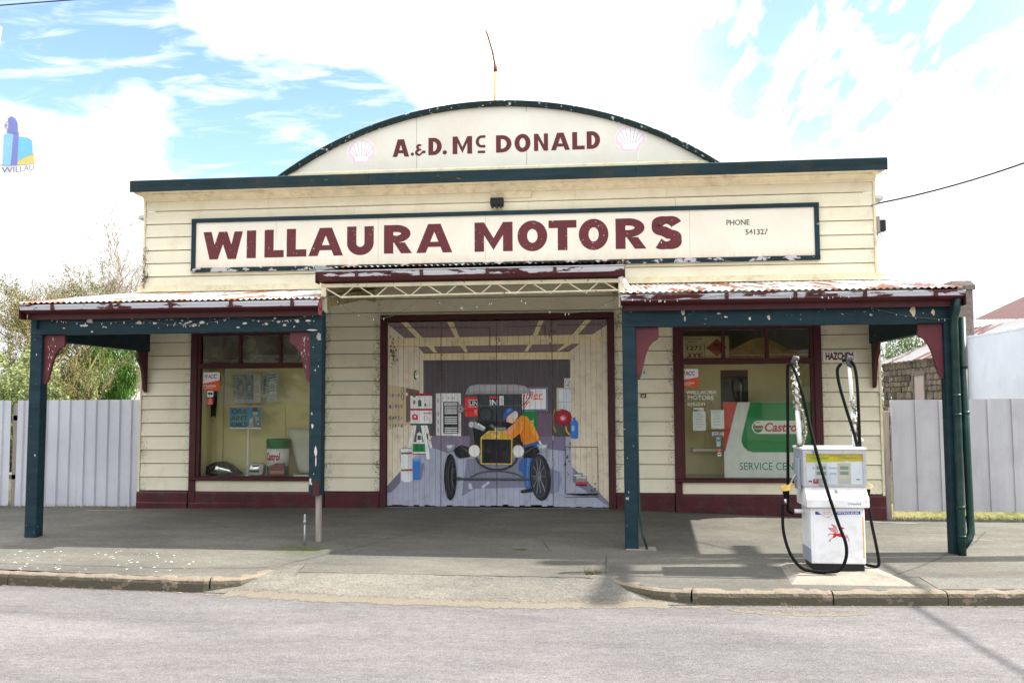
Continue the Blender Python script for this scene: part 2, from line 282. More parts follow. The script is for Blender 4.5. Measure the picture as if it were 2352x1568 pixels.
# ------------------------------------------------------------------ mesh helpers
class MB:
    def __init__(s): s.v = []; s.f = []; s.m = []
    def add(s, vs, fs, mi=0):
        o = len(s.v); s.v += [tuple(p) for p in vs]
        for f in fs: s.f.append([o + i for i in f]); s.m.append(mi)
    def box(s, x0, x1, y0, y1, z0, z1, mi=0):
        s.add([(x, y, z) for x in (x0, x1) for y in (y0, y1) for z in (z0, z1)], [(0, 1, 3, 2), (4, 6, 7, 5), (0, 4, 5, 1), (2, 3, 7, 6), (0, 2, 6, 4), (1, 5, 7, 3)], mi); return s
    def prism(s, poly, fn, a, b, mi=0):
        """poly: 2D points, extruded between a and b through fn(u, v, t) -> xyz"""
        n = len(poly); vs = [fn(u, v, a) for u, v in poly] + [fn(u, v, b) for u, v in poly]
        s.add(vs, [list(range(n)), list(range(2 * n - 1, n - 1, -1))] + [(i, (i + 1) % n, n + (i + 1) % n, n + i) for i in range(n)], mi); return s
    def px(s, poly, x0, x1, mi=0): return s.prism(poly, lambda u, v, t: (t, u, v), x0, x1, mi)      # (y,z) profile along x
    def py(s, poly, y0, y1, mi=0): return s.prism(poly, lambda u, v, t: (u, t, v), y0, y1, mi)      # (x,z) outline along y
    def pz(s, poly, z0, z1, mi=0): return s.prism(poly, lambda u, v, t: (u, v, t), z0, z1, mi)
    def tube(s, pts, r, n=6, mi=0, cap=True):
        pts = [Vector(p) for p in pts]; rs = r if isinstance(r, (list, tuple)) else [r] * len(pts); rings = []; prev = None
        for i, p in enumerate(pts):
            d = (pts[min(i + 1, len(pts) - 1)] - pts[max(i - 1, 0)]).normalized()
            if prev is None: u = d.orthogonal().normalized()
            else:
                u = prev - d * prev.dot(d); u = u.normalized() if u.length > 1e-6 else d.orthogonal().normalized()
            prev = u; v_ = d.cross(u)
            rings.append([p + (u * math.cos(6.2832 * k / n) + v_ * math.sin(6.2832 * k / n)) * rs[i] for k in range(n)])
        vs = [q for g in rings for q in g]; fs = []
        for i in range(len(pts) - 1):
            for k in range(n): fs.append((i * n + k, i * n + (k + 1) % n, (i + 1) * n + (k + 1) % n, (i + 1) * n + k))
        if cap: fs += [list(range(n))[::-1], [(len(pts) - 1) * n + k for k in range(n)]]
        s.add(vs, fs, mi); return s
    def lathe(s, prof, cx, cy, n=24, mi=0, cz=0.):
        vs = []; fs = []
        for r, z in prof: vs += [(cx + r * math.cos(6.2832 * k / n), cy + r * math.sin(6.2832 * k / n), cz + z) for k in range(n)]
        for i in range(len(prof) - 1):
            for k in range(n): fs.append((i * n + k, i * n + (k + 1) % n, (i + 1) * n + (k + 1) % n, (i + 1) * n + k))
        fs += [list(range(n))[::-1], [(len(prof) - 1) * n + k for k in range(n)]]; s.add(vs, fs, mi); return s
    def mesh(s, name, mats, smooth=False, fix=True):
        me = bpy.data.meshes.new(name); me.from_pydata(s.v, [], s.f)
        for m in (mats if isinstance(mats, (list, tuple)) else [mats]): me.materials.append(MAT[m])
        if any(s.m): me.polygons.foreach_set('material_index', s.m)
        if fix:
            bm = bmesh.new(); bm.from_mesh(me); bmesh.ops.recalc_face_normals(bm, faces=bm.faces); bm.to_mesh(me); bm.free()
        if smooth: me.polygons.foreach_set('use_smooth', [True] * len(me.polygons))
        me.update(); return me
    def build(s, name, mats, parent=None, smooth=False, bevel=0., fix=True):
        o = bpy.data.objects.new(name, s.mesh(name, mats, smooth, fix)); col.objects.link(o)
        if parent is not None: o.parent = parent
        if bevel:
            b = o.modifiers.new('bevel', 'BEVEL'); b.width = bevel; b.segments = 2; b.limit_method = 'ANGLE'
        return o
def tag(o, label, cat, group=None, kind=None):
    o['label'] = label; o['category'] = cat
    if group: o['group'] = group
    if kind: o['kind'] = kind
    return o
def struct(o): o['kind'] = 'structure'; return o
def thing(name, label, cat, loc=(0, 0, 0), group=None):
    """an Empty at the thing's base; parts are written in world metres, so the child offset is kept by K()"""
    o = bpy.data.objects.new(name, None); col.objects.link(o); o.location = loc; o.empty_display_size = .2
    o['off'] = 0; del o['off']
    return tag(o, label, cat, group)
def K(o):
    """keep a part at its world place under a thing whose Empty is not at the origin"""
    p = o.parent
    while p is not None and p.parent is not None: p = p.parent
    if p is not None and o.parent is p: o.matrix_parent_inverse = Matrix.Translation(-p.location)
    return o
def box(name, x0, x1, y0, y1, z0, z1, mat, parent=None, bevel=0.): return K(MB().box(x0, x1, y0, y1, z0, z1).build(name, mat, parent, bevel=bevel))

# ---- text and flat print
_tc = {}
def text_tris(s, bold=0., shear=0.):
    k = (s, bold, shear)
    if k not in _tc:
        cu = bpy.data.curves.new('t', 'FONT'); cu.body = s; cu.offset = bold; cu.shear = shear; cu.resolution_u = 3; cu.fill_mode = 'FRONT'
        o = bpy.data.objects.new('t', cu); col.objects.link(o); bpy.context.view_layer.update()
        me = o.evaluated_get(bpy.context.evaluated_depsgraph_get()).to_mesh(); me.calc_loop_triangles()
        vv = [(v.co.x, v.co.y) for v in me.vertices]; tr = [tuple(vv[i] for i in t.vertices) for t in me.loop_triangles]
        bpy.data.objects.remove(o); bpy.data.curves.remove(cu)
        xs = [p[0] for t in tr for p in t]; ys = [p[1] for t in tr for p in t]; x0, x1, y0, y1 = min(xs), max(xs), min(ys), max(ys)
        _tc[k] = [tuple(((p[0] - x0) / (x1 - x0), (p[1] - y0) / (y1 - y0)) for p in t) for t in tr]
    return _tc[k]
class Print:
    """flat print: coloured triangles in drawing units, y downwards; fn maps a drawing point to metres (u, v)"""
    def __init__(s, fn): s.fn = fn; s.t = []; s.n = 0
    def tri(s, tris, c): 
        s.n += 1; s.t += [([s.fn(*p) for p in t], c, s.n) for t in tris]
    def poly(s, pts, c):
        ids = tessellate_polygon([[Vector((p[0], p[1], 0)) for p in pts]]); s.tri([[pts[i] for i in t] for t in ids], c)
    def rect(s, x0, y0, x1, y1, c): s.poly([(x0, y0), (x1, y0), (x1, y1), (x0, y1)], c)
    def ell(s, cx, cy, rx, ry, c, n=24, rot=0., a0=0., a1=6.2832):
        ca, sa = math.cos(rot), math.sin(rot); P = []
        for k in range(n + 1):
            a = a0 + (a1 - a0) * k / n; x, y = rx * math.cos(a), ry * math.sin(a); P.append((cx + x * ca - y * sa, cy + x * sa + y * ca))
        s.tri([[(cx, cy), P[k], P[k + 1]] for k in range(n)], c)
    def line(s, pts, w, c):
        for a, b in zip(pts, pts[1:]):
            d = Vector((b[0] - a[0], b[1] - a[1])); 
            if d.length < 1e-6: continue
            n = Vector((-d.y, d.x)).normalized() * w / 2
            s.tri([[(a[0] + n.x, a[1] + n.y), (b[0] + n.x, b[1] + n.y), (b[0] - n.x, b[1] - n.y)], [(a[0] + n.x, a[1] + n.y), (b[0] - n.x, b[1] - n.y), (a[0] - n.x, a[1] - n.y)]], c)
    def arc(s, cx, cy, rx, ry, w, c, a0=0., a1=6.2832, n=22): s.line([(cx + rx * math.cos(a0 + (a1 - a0) * k / n), cy + ry * math.sin(a0 + (a1 - a0) * k / n)) for k in range(n + 1)], w, c)
    def text(s, txt, x0, x1, y0, y1, c, bold=0., shear=0., skew=0.):
        s.tri([[(x0 + p[0] * (x1 - x0), y1 - p[1] * (y1 - y0) + skew * p[0]) for p in t] for t in text_tris(txt, bold, shear)], c)
    def build(s, name, at, parent=None, mat='print', step=.0002, K_=True):
        """at(u, v, h) -> xyz, h = height off the surface"""
        vs = []; fs = []; cs = []
        for t, c, l in s.t:
            o = len(vs); vs += [at(p[0], p[1], l * step) for p in t]; fs.append((o, o + 1, o + 2)); cs.append(c)
        me = bpy.data.meshes.new(name); me.from_pydata(vs, [], fs); me.materials.append(MAT[mat])
        ca = me.color_attributes.new('col', 'FLOAT_COLOR', 'CORNER'); ca.data.foreach_set('color', [x for c in cs for _ in range(3) for x in (*c, 1.)])
        o = bpy.data.objects.new(name, me); col.objects.link(o)
        if parent is not None: o.parent = parent; K(o)
        return o
def front(y): return lambda u, v, h: (u, y - h, v)

# ------------------------------------------------------------------ ground, pavement, kerb, road
def lerp(a, b, t): return a + (b - a) * t
def pl(pts, x):
    if x <= pts[0][0]: return pts[0][1]
    for (a, b), (c, d) in zip(pts, pts[1:]):
        if x <= c: return lerp(b, d, (x - a) / (c - a))
    return pts[-1][1]
W_ = [(-5.6, -.05), (-1.7, -.008), (1.7, -.008), (5.6, -.14)]; P_ = [(-5.6, -.10), (-1.9, -.12), (1.9, -.165), (5.6, -.175)]; K_ = [(-5.6, -.19), (-2, -.2), (2, -.2), (6, -.2)]
def zpav(x, y):
    a, b, c = pl(W_, x), pl(P_, x), pl(K_, x)
    if y > 0: return a
    if y > -2.55: return lerp(a, b, -y / 2.55)
    return lerp(b, c, min(1.15, (-y - 2.55) / 1.85))
KL = [(-40, -4.2), (-8, -4.2), (-5, -4.30), (-3.5, -4.45), (-2.45, -4.53), (-2.1, -4.43), (-1.85, -4.12), (-1.62, -3.78)]     # kerb face line, left
KR = [(1.48, -3.98), (1.62, -4.15), (1.82, -4.43), (2.06, -4.61), (2.46, -4.70), (4.08, -4.60), (5.5, -4.48), (8, -4.36), (40, -4.3)]
ROAD = -.33
def yend(x): return pl([(-2.6, -4.52), (-1.9, -4.58), (-.9, -4.74), (0, -4.79), (1.0, -4.86), (1.6, -4.74), (2.5, -4.70)], x)
def ysplit(x):
    if x <= -1.62: return pl(KL, x) + .09
    if x >= 1.48: return pl(KR, x) + .09
    return -4.15
def zramp(x, y):
    if y > -4.15: return zpav(x, y)
    return lerp(zpav(x, -4.15), ROAD + .006, min(1, (-4.15 - y) / max(.05, -4.15 - yend(x))))
def sheet(name, xs, rows, zf, mat, parent=None):
    m = MB(); n = len(rows(xs[0])); vs = []
    for x in xs:
        for y in rows(x): vs.append((x, y, zf(x, y)))
    m.add(vs, [(i * n + j, (i + 1) * n + j, (i + 1) * n + j + 1, i * n + j + 1) for i in range(len(xs) - 1) for j in range(n - 1)])
    o = m.build(name, mat, parent, smooth=True, fix=False)
    return o
xs = [-40, -25, -14] + [-10 + .25 * i for i in range(29)] + [-2.95 + .05 * i for i in range(119)] + [3 + .25 * i for i in range(29)] + [14, 25, 40]
pav = struct(sheet('pavement', xs, lambda x: [.45, .2, .02] + [lerp(0, -3.55, k / 14) for k in range(1, 15)] + [lerp(-3.55, ysplit(x) if not -1.62 < x < 1.48 else -4.15, k / 3) for k in (1, 2, 3)], zpav, 'pavement'))
xs2 = [-2.5 + .05 * i for i in range(100)]
apr = struct(sheet('driveway_crossover', xs2, lambda x: [lerp(max(ysplit(x), yend(x) + .01) + (-.02 if not -1.62 < x < 1.48 else 0), yend(x), k / 8) for k in range(9)], lambda x, y: zramp(x, y) + .003, 'apron'))
road = struct(sheet('road', [-300, -60, -20, 20, 60, 300], lambda x: [-3.6, -6, -9, -14, -24], lambda x, y: ROAD + (.03 if -16 < y < -8 else 0), 'road'))
gx = [-700, -120, -40, -12, 0, 12, 40, 120, 700]
grd = struct(sheet('ground', gx, lambda x: [900, 200, 60, 20, 6, .35, -.2, -24, -60, -900], lambda x, y: (-.02 if y > .3 else -.42) if y < 10 else .05, 'grass_ground'))
ker = struct(bpy.data.objects.new('kerb', None)); col.objects.link(ker)
def resample(path, step=.08):
    out = []
    for a, b in zip(path, path[1:]):
        d = math.dist(a, b); n = max(1, int(d / step) if d < 4 else 6)
        for k in range(n): out.append((lerp(a[0], b[0], k / n), lerp(a[1], b[1], k / n)))
    return out + [path[-1]]
def kerb_run(path, x0, x1, top, parent):
    lo, hi = max(x0, path[0][0]), min(x1, path[-1][0]); pts = [(lo, pl(path, lo))] + [p for p in resample(path) if lo + .02 < p[0] < hi - .02] + [(hi, pl(path, hi))]
    if len(pts) < 2: return
    m = MB(); prof = [(0, -.40), (.004, -.05), (.016, -.018), (.045, 0), (.15, 0), (.15, -.40)]; vs = []; n = len(prof)
    for i, p in enumerate(pts):
        a, b = pts[max(i - 1, 0)], pts[min(i + 1, len(pts) - 1)]; d = Vector((b[0] - a[0], b[1] - a[1])).normalized(); nr = Vector((-d.y, d.x))
        t = top(p[0]) + R.uniform(-.006, .005)
        for o, z in prof: vs.append((p[0] + nr.x * (o + R.uniform(-.007, .007)), p[1] + nr.y * o, t + z))
    m.add(vs, [(i * n + j, i * n + j + 1, (i + 1) * n + j + 1, (i + 1) * n + j) for i in range(len(pts) - 1) for j in range(n - 1)] + [list(range(n)), [(len(pts) - 1) * n + j for j in range(n)][::-1]])
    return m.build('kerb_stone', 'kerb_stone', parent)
tl = lambda x: pl([(-2.45, -.195), (-2.1, -.195), (-1.62, -.18)], x); trr = lambda x: pl([(1.48, -.19), (1.9, -.2), (2.5, -.2)], x)
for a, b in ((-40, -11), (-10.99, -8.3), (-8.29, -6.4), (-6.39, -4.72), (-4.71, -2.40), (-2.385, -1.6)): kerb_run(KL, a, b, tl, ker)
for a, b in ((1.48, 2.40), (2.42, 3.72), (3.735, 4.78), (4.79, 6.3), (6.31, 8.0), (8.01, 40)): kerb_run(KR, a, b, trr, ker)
# grit lying in the channel
m = MB(); vs = []; xx = [-12 + .025 * i for i in range(960)]
def kface(x): return pl(KL, x) if x < -2.2 else (pl(KR, x) if x > 2.2 else yend(x))
wd = 0
for x in xx:
    wd = .8 * wd + .2 * R.uniform(-1, 1); b = kface(x)
    base = .03 if x < -2.5 or x > 2.6 else .13
    e_ = b - base * 1.15 * (1 + wd * 1.4) - .02; up_ = .14 if -2.2 < x < 2.2 else .0
    vs += [(x, b + .03 + up_, (zramp(x, b + .03 + up_) if up_ else ROAD) + .005), (x, b - .01, ROAD + (.012 if up_ else .003)), (x, lerp(b, e_, .5), ROAD + .002), (x, e_, ROAD + .0015)]
m.add(vs, [(4 * i + j, 4 * i + j + 1, 4 * i + j + 5, 4 * i + j + 4) for i in range(len(xx) - 1) for j in range(3)])
def fade(o, vals): a_ = o.data.attributes.new('fade', 'FLOAT', 'POINT'); a_.data.foreach_set('value', vals); return o
tag(fade(m.build('gutter_grit', 'grit_loose', smooth=True, fix=False), [float(v) for x in xx for v in ((.0, 1., .75, .0) if -2.4 < x < 2.6 else (.7, .75, .45, 0.))]), 'pale sandy grit lying along the channel at the road edge', 'grit', kind='stuff')
m = MB(); vs = []
for i in range(40):
    x = 2.72 + i * .034; f = abs(math.sin(i / 39 * 3.1416)) ** .5; vs += [(x, -4.80 + R.uniform(-.01, .01), ROAD + .0015), (x, -4.82 - .2 * f + R.uniform(-.015, .015), ROAD + .002)]
m.add(vs, [(2 * i, 2 * i + 1, 2 * i + 3, 2 * i + 2) for i in range(39)]); o = fade(m.build('concrete_patch', 'grit_loose', road, fix=False), [v for i in range(40) for v in (.45, .85)])
def crack(pts, wdt, parent, mat='crack', zf=zpav, dz=.004):
    m = MB(); vs = []; P = resample(pts, .1)
    for i, p in enumerate(P):
        jx, jy = R.uniform(-.012, .012), R.uniform(-.012, .012); a, b = P[max(0, i - 1)], P[min(len(P) - 1, i + 1)]; d = Vector((b[0] - a[0], b[1] - a[1])).normalized(); ww = wdt * R.uniform(.4, 1.2)
        vs += [(p[0] + jx - d.y * ww, p[1] + jy + d.x * ww, 0), (p[0] + jx + d.y * ww, p[1] + jy - d.x * ww, 0)]
    vs = [(x, y, zf(x, y) + dz) for x, y, z in vs]
    m.add(vs, [(2 * i, 2 * i + 1, 2 * i + 3, 2 * i + 2) for i in range(len(P) - 1)]); return m.build('crack', mat, parent, fix=False)
crack([(-1.6, -4.12), (-.1, -4.15), (1.5, -4.17)], .008, pav, dz=.006)
crack([(-1.9, -3.85), (-1.35, -2.9), (-.7, -1.6)], .006, pav)
crack([(.85, -2.2), (1.0, -2.9)], .006, pav); crack([(1.62, -3.0), (1.62, -3.95)], .008, pav)
crack([(6.6, -1.0), (6.1, -1.9), (5.6, -2.5), (5.0, -3.3), (4.5, -3.85)], .010, pav)
crack([(7.2, -1.6), (6.1, -1.75)], .006, pav); crack([(-9, -3.9), (-6, -3.95), (-3, -4.05), (-2.0, -3.95)], .005, pav)
crack([(4.5, -3.87), (6, -3.98), (9, -3.95)], .008, pav)
crack([(5.6, -1.15), (6.5, -1.1)], .012, pav, 'concrete'); crack([(5.3, -.25), (6.0, -.3)], .05, pav, 'concrete'); crack([(-6.3, -.32), (-5.6, -.28)], .05, pav, 'concrete')
# aggregate footway strip beside the pump
o = sheet('aggregate_strip', [4.75 + .25 * i for i in range(40)], lambda x: [-3.9 + .02 * (x - 4.6), -4.1, pl(KR, x) + .12], lambda x, y: zpav(x, y) + .004, 'apron', pav)
# moss round the stump
def patch(name, cx, cy, rx, ry, mat, parent, dz=.005, n=28):
    m = MB(); vs = [(cx, cy)] + [(cx + rx * R.uniform(.55, 1.1) * math.cos(6.2832 * k / n), cy + ry * R.uniform(.55, 1.1) * math.sin(6.2832 * k / n)) for k in range(n)]
    m.add([(x, y, zpav(x, y) + dz) for x, y in vs], [(0, k + 1, (k + 1) % n + 1) for k in range(n)]); return m.build(name, mat, parent, fix=False)
patch('moss_patch', .62, -2.75, .10, .05, 'moss', pav)

# ------------------------------------------------------------------ the garage building
G = thing('garage_building', 'cream weatherboard country garage with curved parapet and maroon plinth', 'building', (0, 0, 0))
def board(x0, x1, z0, z1, ga=1., gb=1.):
    """one weatherboard: lower edge proud, upper edge tucked under the next"""
    m = MB(); g_ = .008; prof = [(.018, z0 + g_), (-.020, z0 + g_), (-.025, z0 + g_ + .005), (-.021, z0 + g_ + .016), (-.008, z1 - .003), (.018, z1)]
    e = .004 * R.random(); cutx = [x0, x0 + .05, x0 + .16, x1 - .16, x1 - .05, x1] if x1 - x0 > .45 else [x0, (x0 + x1) / 2, x1]
    gr = [ga, ga * .8, 0, 0, gb * .8, gb] if len(cutx) == 6 else [ga, 0, gb]
    n = len(prof); vs = [(x, y - e + R.uniform(-.0007, .0007), z + R.uniform(-.001, .001)) for x in cutx for y, z in prof]
    m.add(vs, [(i * n + j, i * n + (j + 1) % n, (i + 1) * n + (j + 1) % n, (i + 1) * n + j) for i in range(len(cutx) - 1) for j in range(n)] + [list(range(n)), [(len(cutx) - 1) * n + j for j in range(n)][::-1]])
    o = m.build('weatherboard', 'cream', G); a = o.data.attributes.new('grime', 'FLOAT', 'POINT'); a.data.foreach_set('value', [float(gr[i]) for i in range(len(cutx)) for _ in range(n)])
    return o
PZ, PITCH = .222, .2105
for k in range(15):
    z0 = PZ + k * PITCH; z1 = z0 + PITCH
    for x0, x1, a, b in ((-5.62, -4.815, .9, .7), (-2.645, -1.775, 1.3, 1.9), (1.805, 2.673, 1.5, 1.2), (4.815, 5.62, .8, .5)):
        board(x0, x1, z0, z1, a, b)
    if z0 > 2.9: board(-1.773, 1.803, z0, z1, .3, .3)
    if z0 > 2.72:
        board(-4.813, -2.647, z0, z1, 0, 0); board(2.675, 4.813, z0, z1, 0, 0)
board(-1.773, 1.803, 2.915, PZ + 13 * PITCH + .0, .6, .6)
JT = [[-2.6, 1.9], [-4.3, .3, 3.4], [-1.2, 2.2], [-3.3, .9, 4.0], [-.2, 3.1], [-2.2, .52, 2.75], [-3.6, .0, 1.24, 2.62]]
for k in range(15, 22):
    z0 = PZ + k * PITCH; e = [-5.62] + JT[k - 15] + [5.62]
    for a, b in zip(e, e[1:]): board(a + .0015, b - .0015, z0, z0 + PITCH, .35 if a < -5.5 else .06, .35 if b > 5.5 else .06)
for s in (-1, 1):      # corner stops
    box('corner_board', *sorted((s * 5.622, s * 5.655)), -.034, .03, -.2, 4.87, 'cream_trim', G)
for x0, x1 in ((-5.66, -4.83), (-2.63, -1.785), (1.815, 2.66), (4.83, 5.66)):
    b = MB(); b.px([(.02, -.35), (-.045, -.35), (-.045, PZ - .035), (-.03, PZ - .004), (.02, PZ - .004)], x0, x1); b.build('plinth_board', 'maroon_plinth', G)
    b = MB(); b.px([(-.046, -.35), (-.060, -.35), (-.060, .035), (-.050, .05), (-.046, .05)], x0 + .003, x1 - .003); b.build('skirting', 'maroon_plinth', G)
for x0, x1 in ((-4.80, -2.66), (2.69, 4.80)):
    b = MB(); b.px([(.02, -.35), (-.04, -.35), (-.04, PZ - .04), (-.03, PZ - .006), (.02, PZ - .006)], x0, x1); b.build('plinth_board', 'maroon_plinth', G)
    b = MB(); b.px([(-.041, -.35), (-.058, -.35), (-.058, .03), (-.045, .05), (-.041, .05)], x0 + .003, x1 - .003); b.build('skirting', 'maroon_plinth', G)
    box('apron_panel', x0, x1, -.02, .02, PZ - .004, .388, 'cream', G)
# cornice
b = MB(); b.px([(-.35, 4.885), (-.355, 5.06), (-.33, 5.075), (-.02, 5.09), (-.02, 5.06), (-.325, 5.05), (-.325, 4.89)], -5.72, -1.9); b.build('cornice_fascia', 'green_cornice', G)
b = MB(); b.px([(-.35, 4.885), (-.355, 5.06), (-.33, 5.075), (-.02, 5.09), (-.02, 5.06), (-.325, 5.05), (-.325, 4.89)], -1.896, 2.15); b.build('cornice_fascia', 'green_cornice', G)
b = MB(); b.px([(-.35, 4.885), (-.355, 5.06), (-.33, 5.075), (-.02, 5.09), (-.02, 5.06), (-.325, 5.05), (-.325, 4.89)], 2.154, 5.74); b.build('cornice_fascia', 'green_cornice', G)
b = MB(); b.px([(-.323, 4.895), (-.323, 4.915), (.0, 4.93), (.0, 4.905)], -5.70, 5.72); b.build('soffit', 'cream_trim', G)
b = MB(); b.px([(-.032, 4.80), (-.05, 4.812), (-.055, 4.84), (-.10, 4.87), (-.16, 4.885), (-.16, 4.90), (-.02, 4.905), (-.02, 4.80)], -5.65, 5.66); b.build('scotia', 'cream_trim', G)
for s in (-1, 1): b = MB(); b.py([(s * 5.70, 4.9), (s * 5.56, 4.9), (s * 5.63, 4.855)], -.30, -.05); b.build('cornice_return', 'cream_trim', G)
# pediment
AC, AR = .245, 5.955
arc = lambda x, r=AR: AC + math.sqrt(max(0, r * r - x * x))
e = [-3.4, -1.2, .51, 2.2, 3.4]
for a, b_ in zip(e, e[1:]):
    a += .003; b_ -= .003; n = 10; top = [(lerp(b_, a, k / n), max(5.071, arc(lerp(b_, a, k / n), AR - .05))) for k in range(n + 1)]
    m = MB(); m.py([(a, 5.07), (b_, 5.07)] + top, -.10, -.06); m.build('parapet_panel', 'cream_flat', G)
m = MB(); vs = []; NN = 64; A0 = math.asin(3.47 / AR); prof = [(AR - .085, -.155), (AR - .015, -.165), (AR, -.15), (AR, .12), (AR - .085, .12)]
for k in range(NN + 1):
    a = lerp(-A0, A0, k / NN); vs += [(r * math.sin(a), y, AC + r * math.cos(a)) for r, y in prof]
m.add(vs, [(i * 5 + j, i * 5 + (j + 1) % 5, (i + 1) * 5 + (j + 1) % 5, (i + 1) * 5 + j) for i in range(NN) for j in range(5)] + [list(range(5)), [NN * 5 + j for j in range(5)]]); m.build('parapet_capping', 'green_arch', G)
b = MB(); b.px([(-.115, 5.07), (-.135, 5.07), (-.135, 5.16), (-.115, 5.18)], -3.36, 3.36); b.build('parapet_skirt', 'cream_trim', G)
# body behind the front: side walls, back, roof, ceiling over the shop
box('side_wall', -5.63, -5.50, .03, 11, -.3, 4.6, 'fence_iron', G); box('side_wall', 5.50, 5.63, .03, 11, -.3, 4.6, 'fence_iron', G); box('rear_wall', -5.5, 5.5, 10.9, 11, -.3, 4.6, 'cream', G)
m = MB(); m.prism([(-5.8, 4.55), (0, 5.6), (5.8, 4.55), (5.8, 4.60), (0, 5.66), (-5.8, 4.60)], lambda u, v, t: (u, t, v), .06, 11.2); m.build('roof', 'roof_white', G)
box('front_framing', -5.5, 5.5, .035, .08, 2.9, 4.9, 'room', G)
for x0, x1 in ((-5.5, -4.83), (-2.63, -1.70), (1.74, 2.66), (4.83, 5.5)): box('front_framing', x0, x1, .035, .08, -.3, 2.895, 'room', G)
box('front_framing', -4.82, -2.64, .035, .08, 2.76, 2.894, 'room', G); box('front_framing', 2.67, 4.82, .035, .08, 2.76, 2.894, 'room', G)
box('interior_floor', -5.5, 5.5, .09, 10.8, -.2, -.05, 'room', G)

# windows
def window(x0, x1, mulls, paneTop):
    f = MB(); 
    f.py([(x0, PZ - .45), (x0 + .105, PZ - .45), (x0 + .105, 2.665), (x1 - .105, 2.665), (x1 - .105, PZ - .45), (x1, PZ - .45), (x1, 2.75), (x0, 2.75)], -.05, .06)
    o = f.build('window', 'maroon', G, bevel=.004); a, b = x0 + .105, x1 - .105
    box('sash', a, a + .05, -.03, .05, .446, 2.66, 'maroon', o); box('sash', b - .05, b, -.03, .05, .446, 2.66, 'maroon', o)
    box('transom', a, b, -.042, .055, 2.122, 2.205, 'maroon', o, .004); box('head', a, b, -.045, .055, 2.64, 2.664, 'maroon', o)
    s = MB(); s.px([(.06, .388), (-.075, .388), (-.085, .40), (-.085, .425), (-.03, .447), (.06, .449)], x0 + .02, x1 - .02); s.build('sill', 'maroon', o)
    for q in mulls: box('mullion', q - .022, q + .022, -.032, .045, 2.206, 2.64, 'maroon', o)
    box('pane', a + .05, b - .05, .012, .017, .45, 2.121, 'glass', o)
    e = [a + .05] + list(mulls) + [b - .05]
    for p, q in zip(e, e[1:]): box('pane', p + .022, q - .022, .012, .017, 2.207, 2.639, paneTop, o)
    return o
wl = window(-4.815, -2.645, (-4.02, -3.37), 'glass_dirty'); wr = window(2.673, 4.815, (3.413, 4.044), 'glass_amber')
def case(x0, x1, d):
    box('display_floor', x0, x1, .06, d, .40, .435, 'case_floor', G); box('display_back', x0, x1, d, d + .03, .3, 2.25, 'case_panel', G)
    box('display_side', x0 - .02, x0, .06, d, .3, 2.25, 'case_panel', G); box('display_side', x1, x1 + .02, .06, d, .3, 2.25, 'case_panel', G)
    box('display_top', x0 - .02, x1 + .02, .09, d + .03, 2.25, 2.27, 'case_panel', G)
case(-4.75, -2.70, .62); case(2.74, 4.75, .85)
box('back_panel_seam', -3.53, -3.505, .60, .619, .44, 1.52, 'case_panel', G); box('back_panel_seam', -3.53, -2.72, .60, .619, 1.52, 1.545, 'case_panel', G)
box('back_panel_batten', -4.56, -4.548, .605, .619, .44, 2.2, 'soffit_timber', G)
box('back_doorway', 3.48, 3.90, .835, .849, 1.2, 2.06, 'black', G); box('back_shelf', 3.0, 3.45, .6, .849, .80, .85, 'cream_flat', G)
box('transom_backing', -4.75, -2.70, .95, 1.0, 2.2, 2.9, 'room', G)
m = MB(); vs = []
for i in range(25):
    for j in range(5): vs.append((2.8 + i * .08, .16 + .05 * math.sin(i * .9 + j) + R.uniform(-.02, .02), 2.18 + j * (.035 + .05 * (.5 + .5 * math.sin(i * .45 + 1.2)))))
m.add(vs, [(i * 5 + j, (i + 1) * 5 + j, (i + 1) * 5 + j + 1, i * 5 + j + 1) for i in range(24) for j in range(4)])
tag(m.build('brown_sheeting', 'soffit_timber', smooth=True, fix=False), 'crumpled brown sheeting behind the top panes of the right window', 'sheeting')

# ------------------------------------------------------------------ painted folding doors
for n_, x0, x1, z0, z1 in (('door_jamb', -1.775, -1.672, -.05, 2.83), ('door_jamb', 1.708, 1.805, -.05, 2.83), ('door_head', -1.775, 1.805, 2.832, 2.915)):
    box(n_, x0, x1, -.06, .06, z0, z1, 'maroon', G, .005)
def MM(px, py):
    t = (py - 100) / 1405.; xl = lerp(145, 135, t); xr = lerp(1797, 1808, t); u = (px - xl) / (xr - xl)
    zt = lerp(115, 90, u); zb = 1505
    x = lerp(-1.667, 1.712, u + .012 * u * (1 - u)); return (x, 2.815 + (py - zt) / (zb - zt) * (-.01 - 2.815))
def D(r, g, b, k=1.45):
    return tuple(min(.86, x * k) for x in C(r, g, b))
P = Print(MM)
cr, cr2, pur, gry, flo = D(190, 180, 161), D(195, 181, 146), D(112, 98, 100), D(74, 69, 75), D(146, 150, 168)
P.poly([(146, 116), (1796, 91), (1795, 130), (1685, 205), (275, 237), (146, 130)], pur)
P.poly([(145, 150), (275, 237), (145, 237)], cr); P.poly([(1797, 130), (1700, 205), (1797, 210)], cr)
P.poly([(145, 237), (1797, 210), (1797, 270), (145, 300)], cr2)
P.poly([(375, 300), (1590, 275), (1515, 333), (415, 350)], pur); P.poly([(415, 350), (1515, 333), (1515, 394), (415, 404)], cr2)
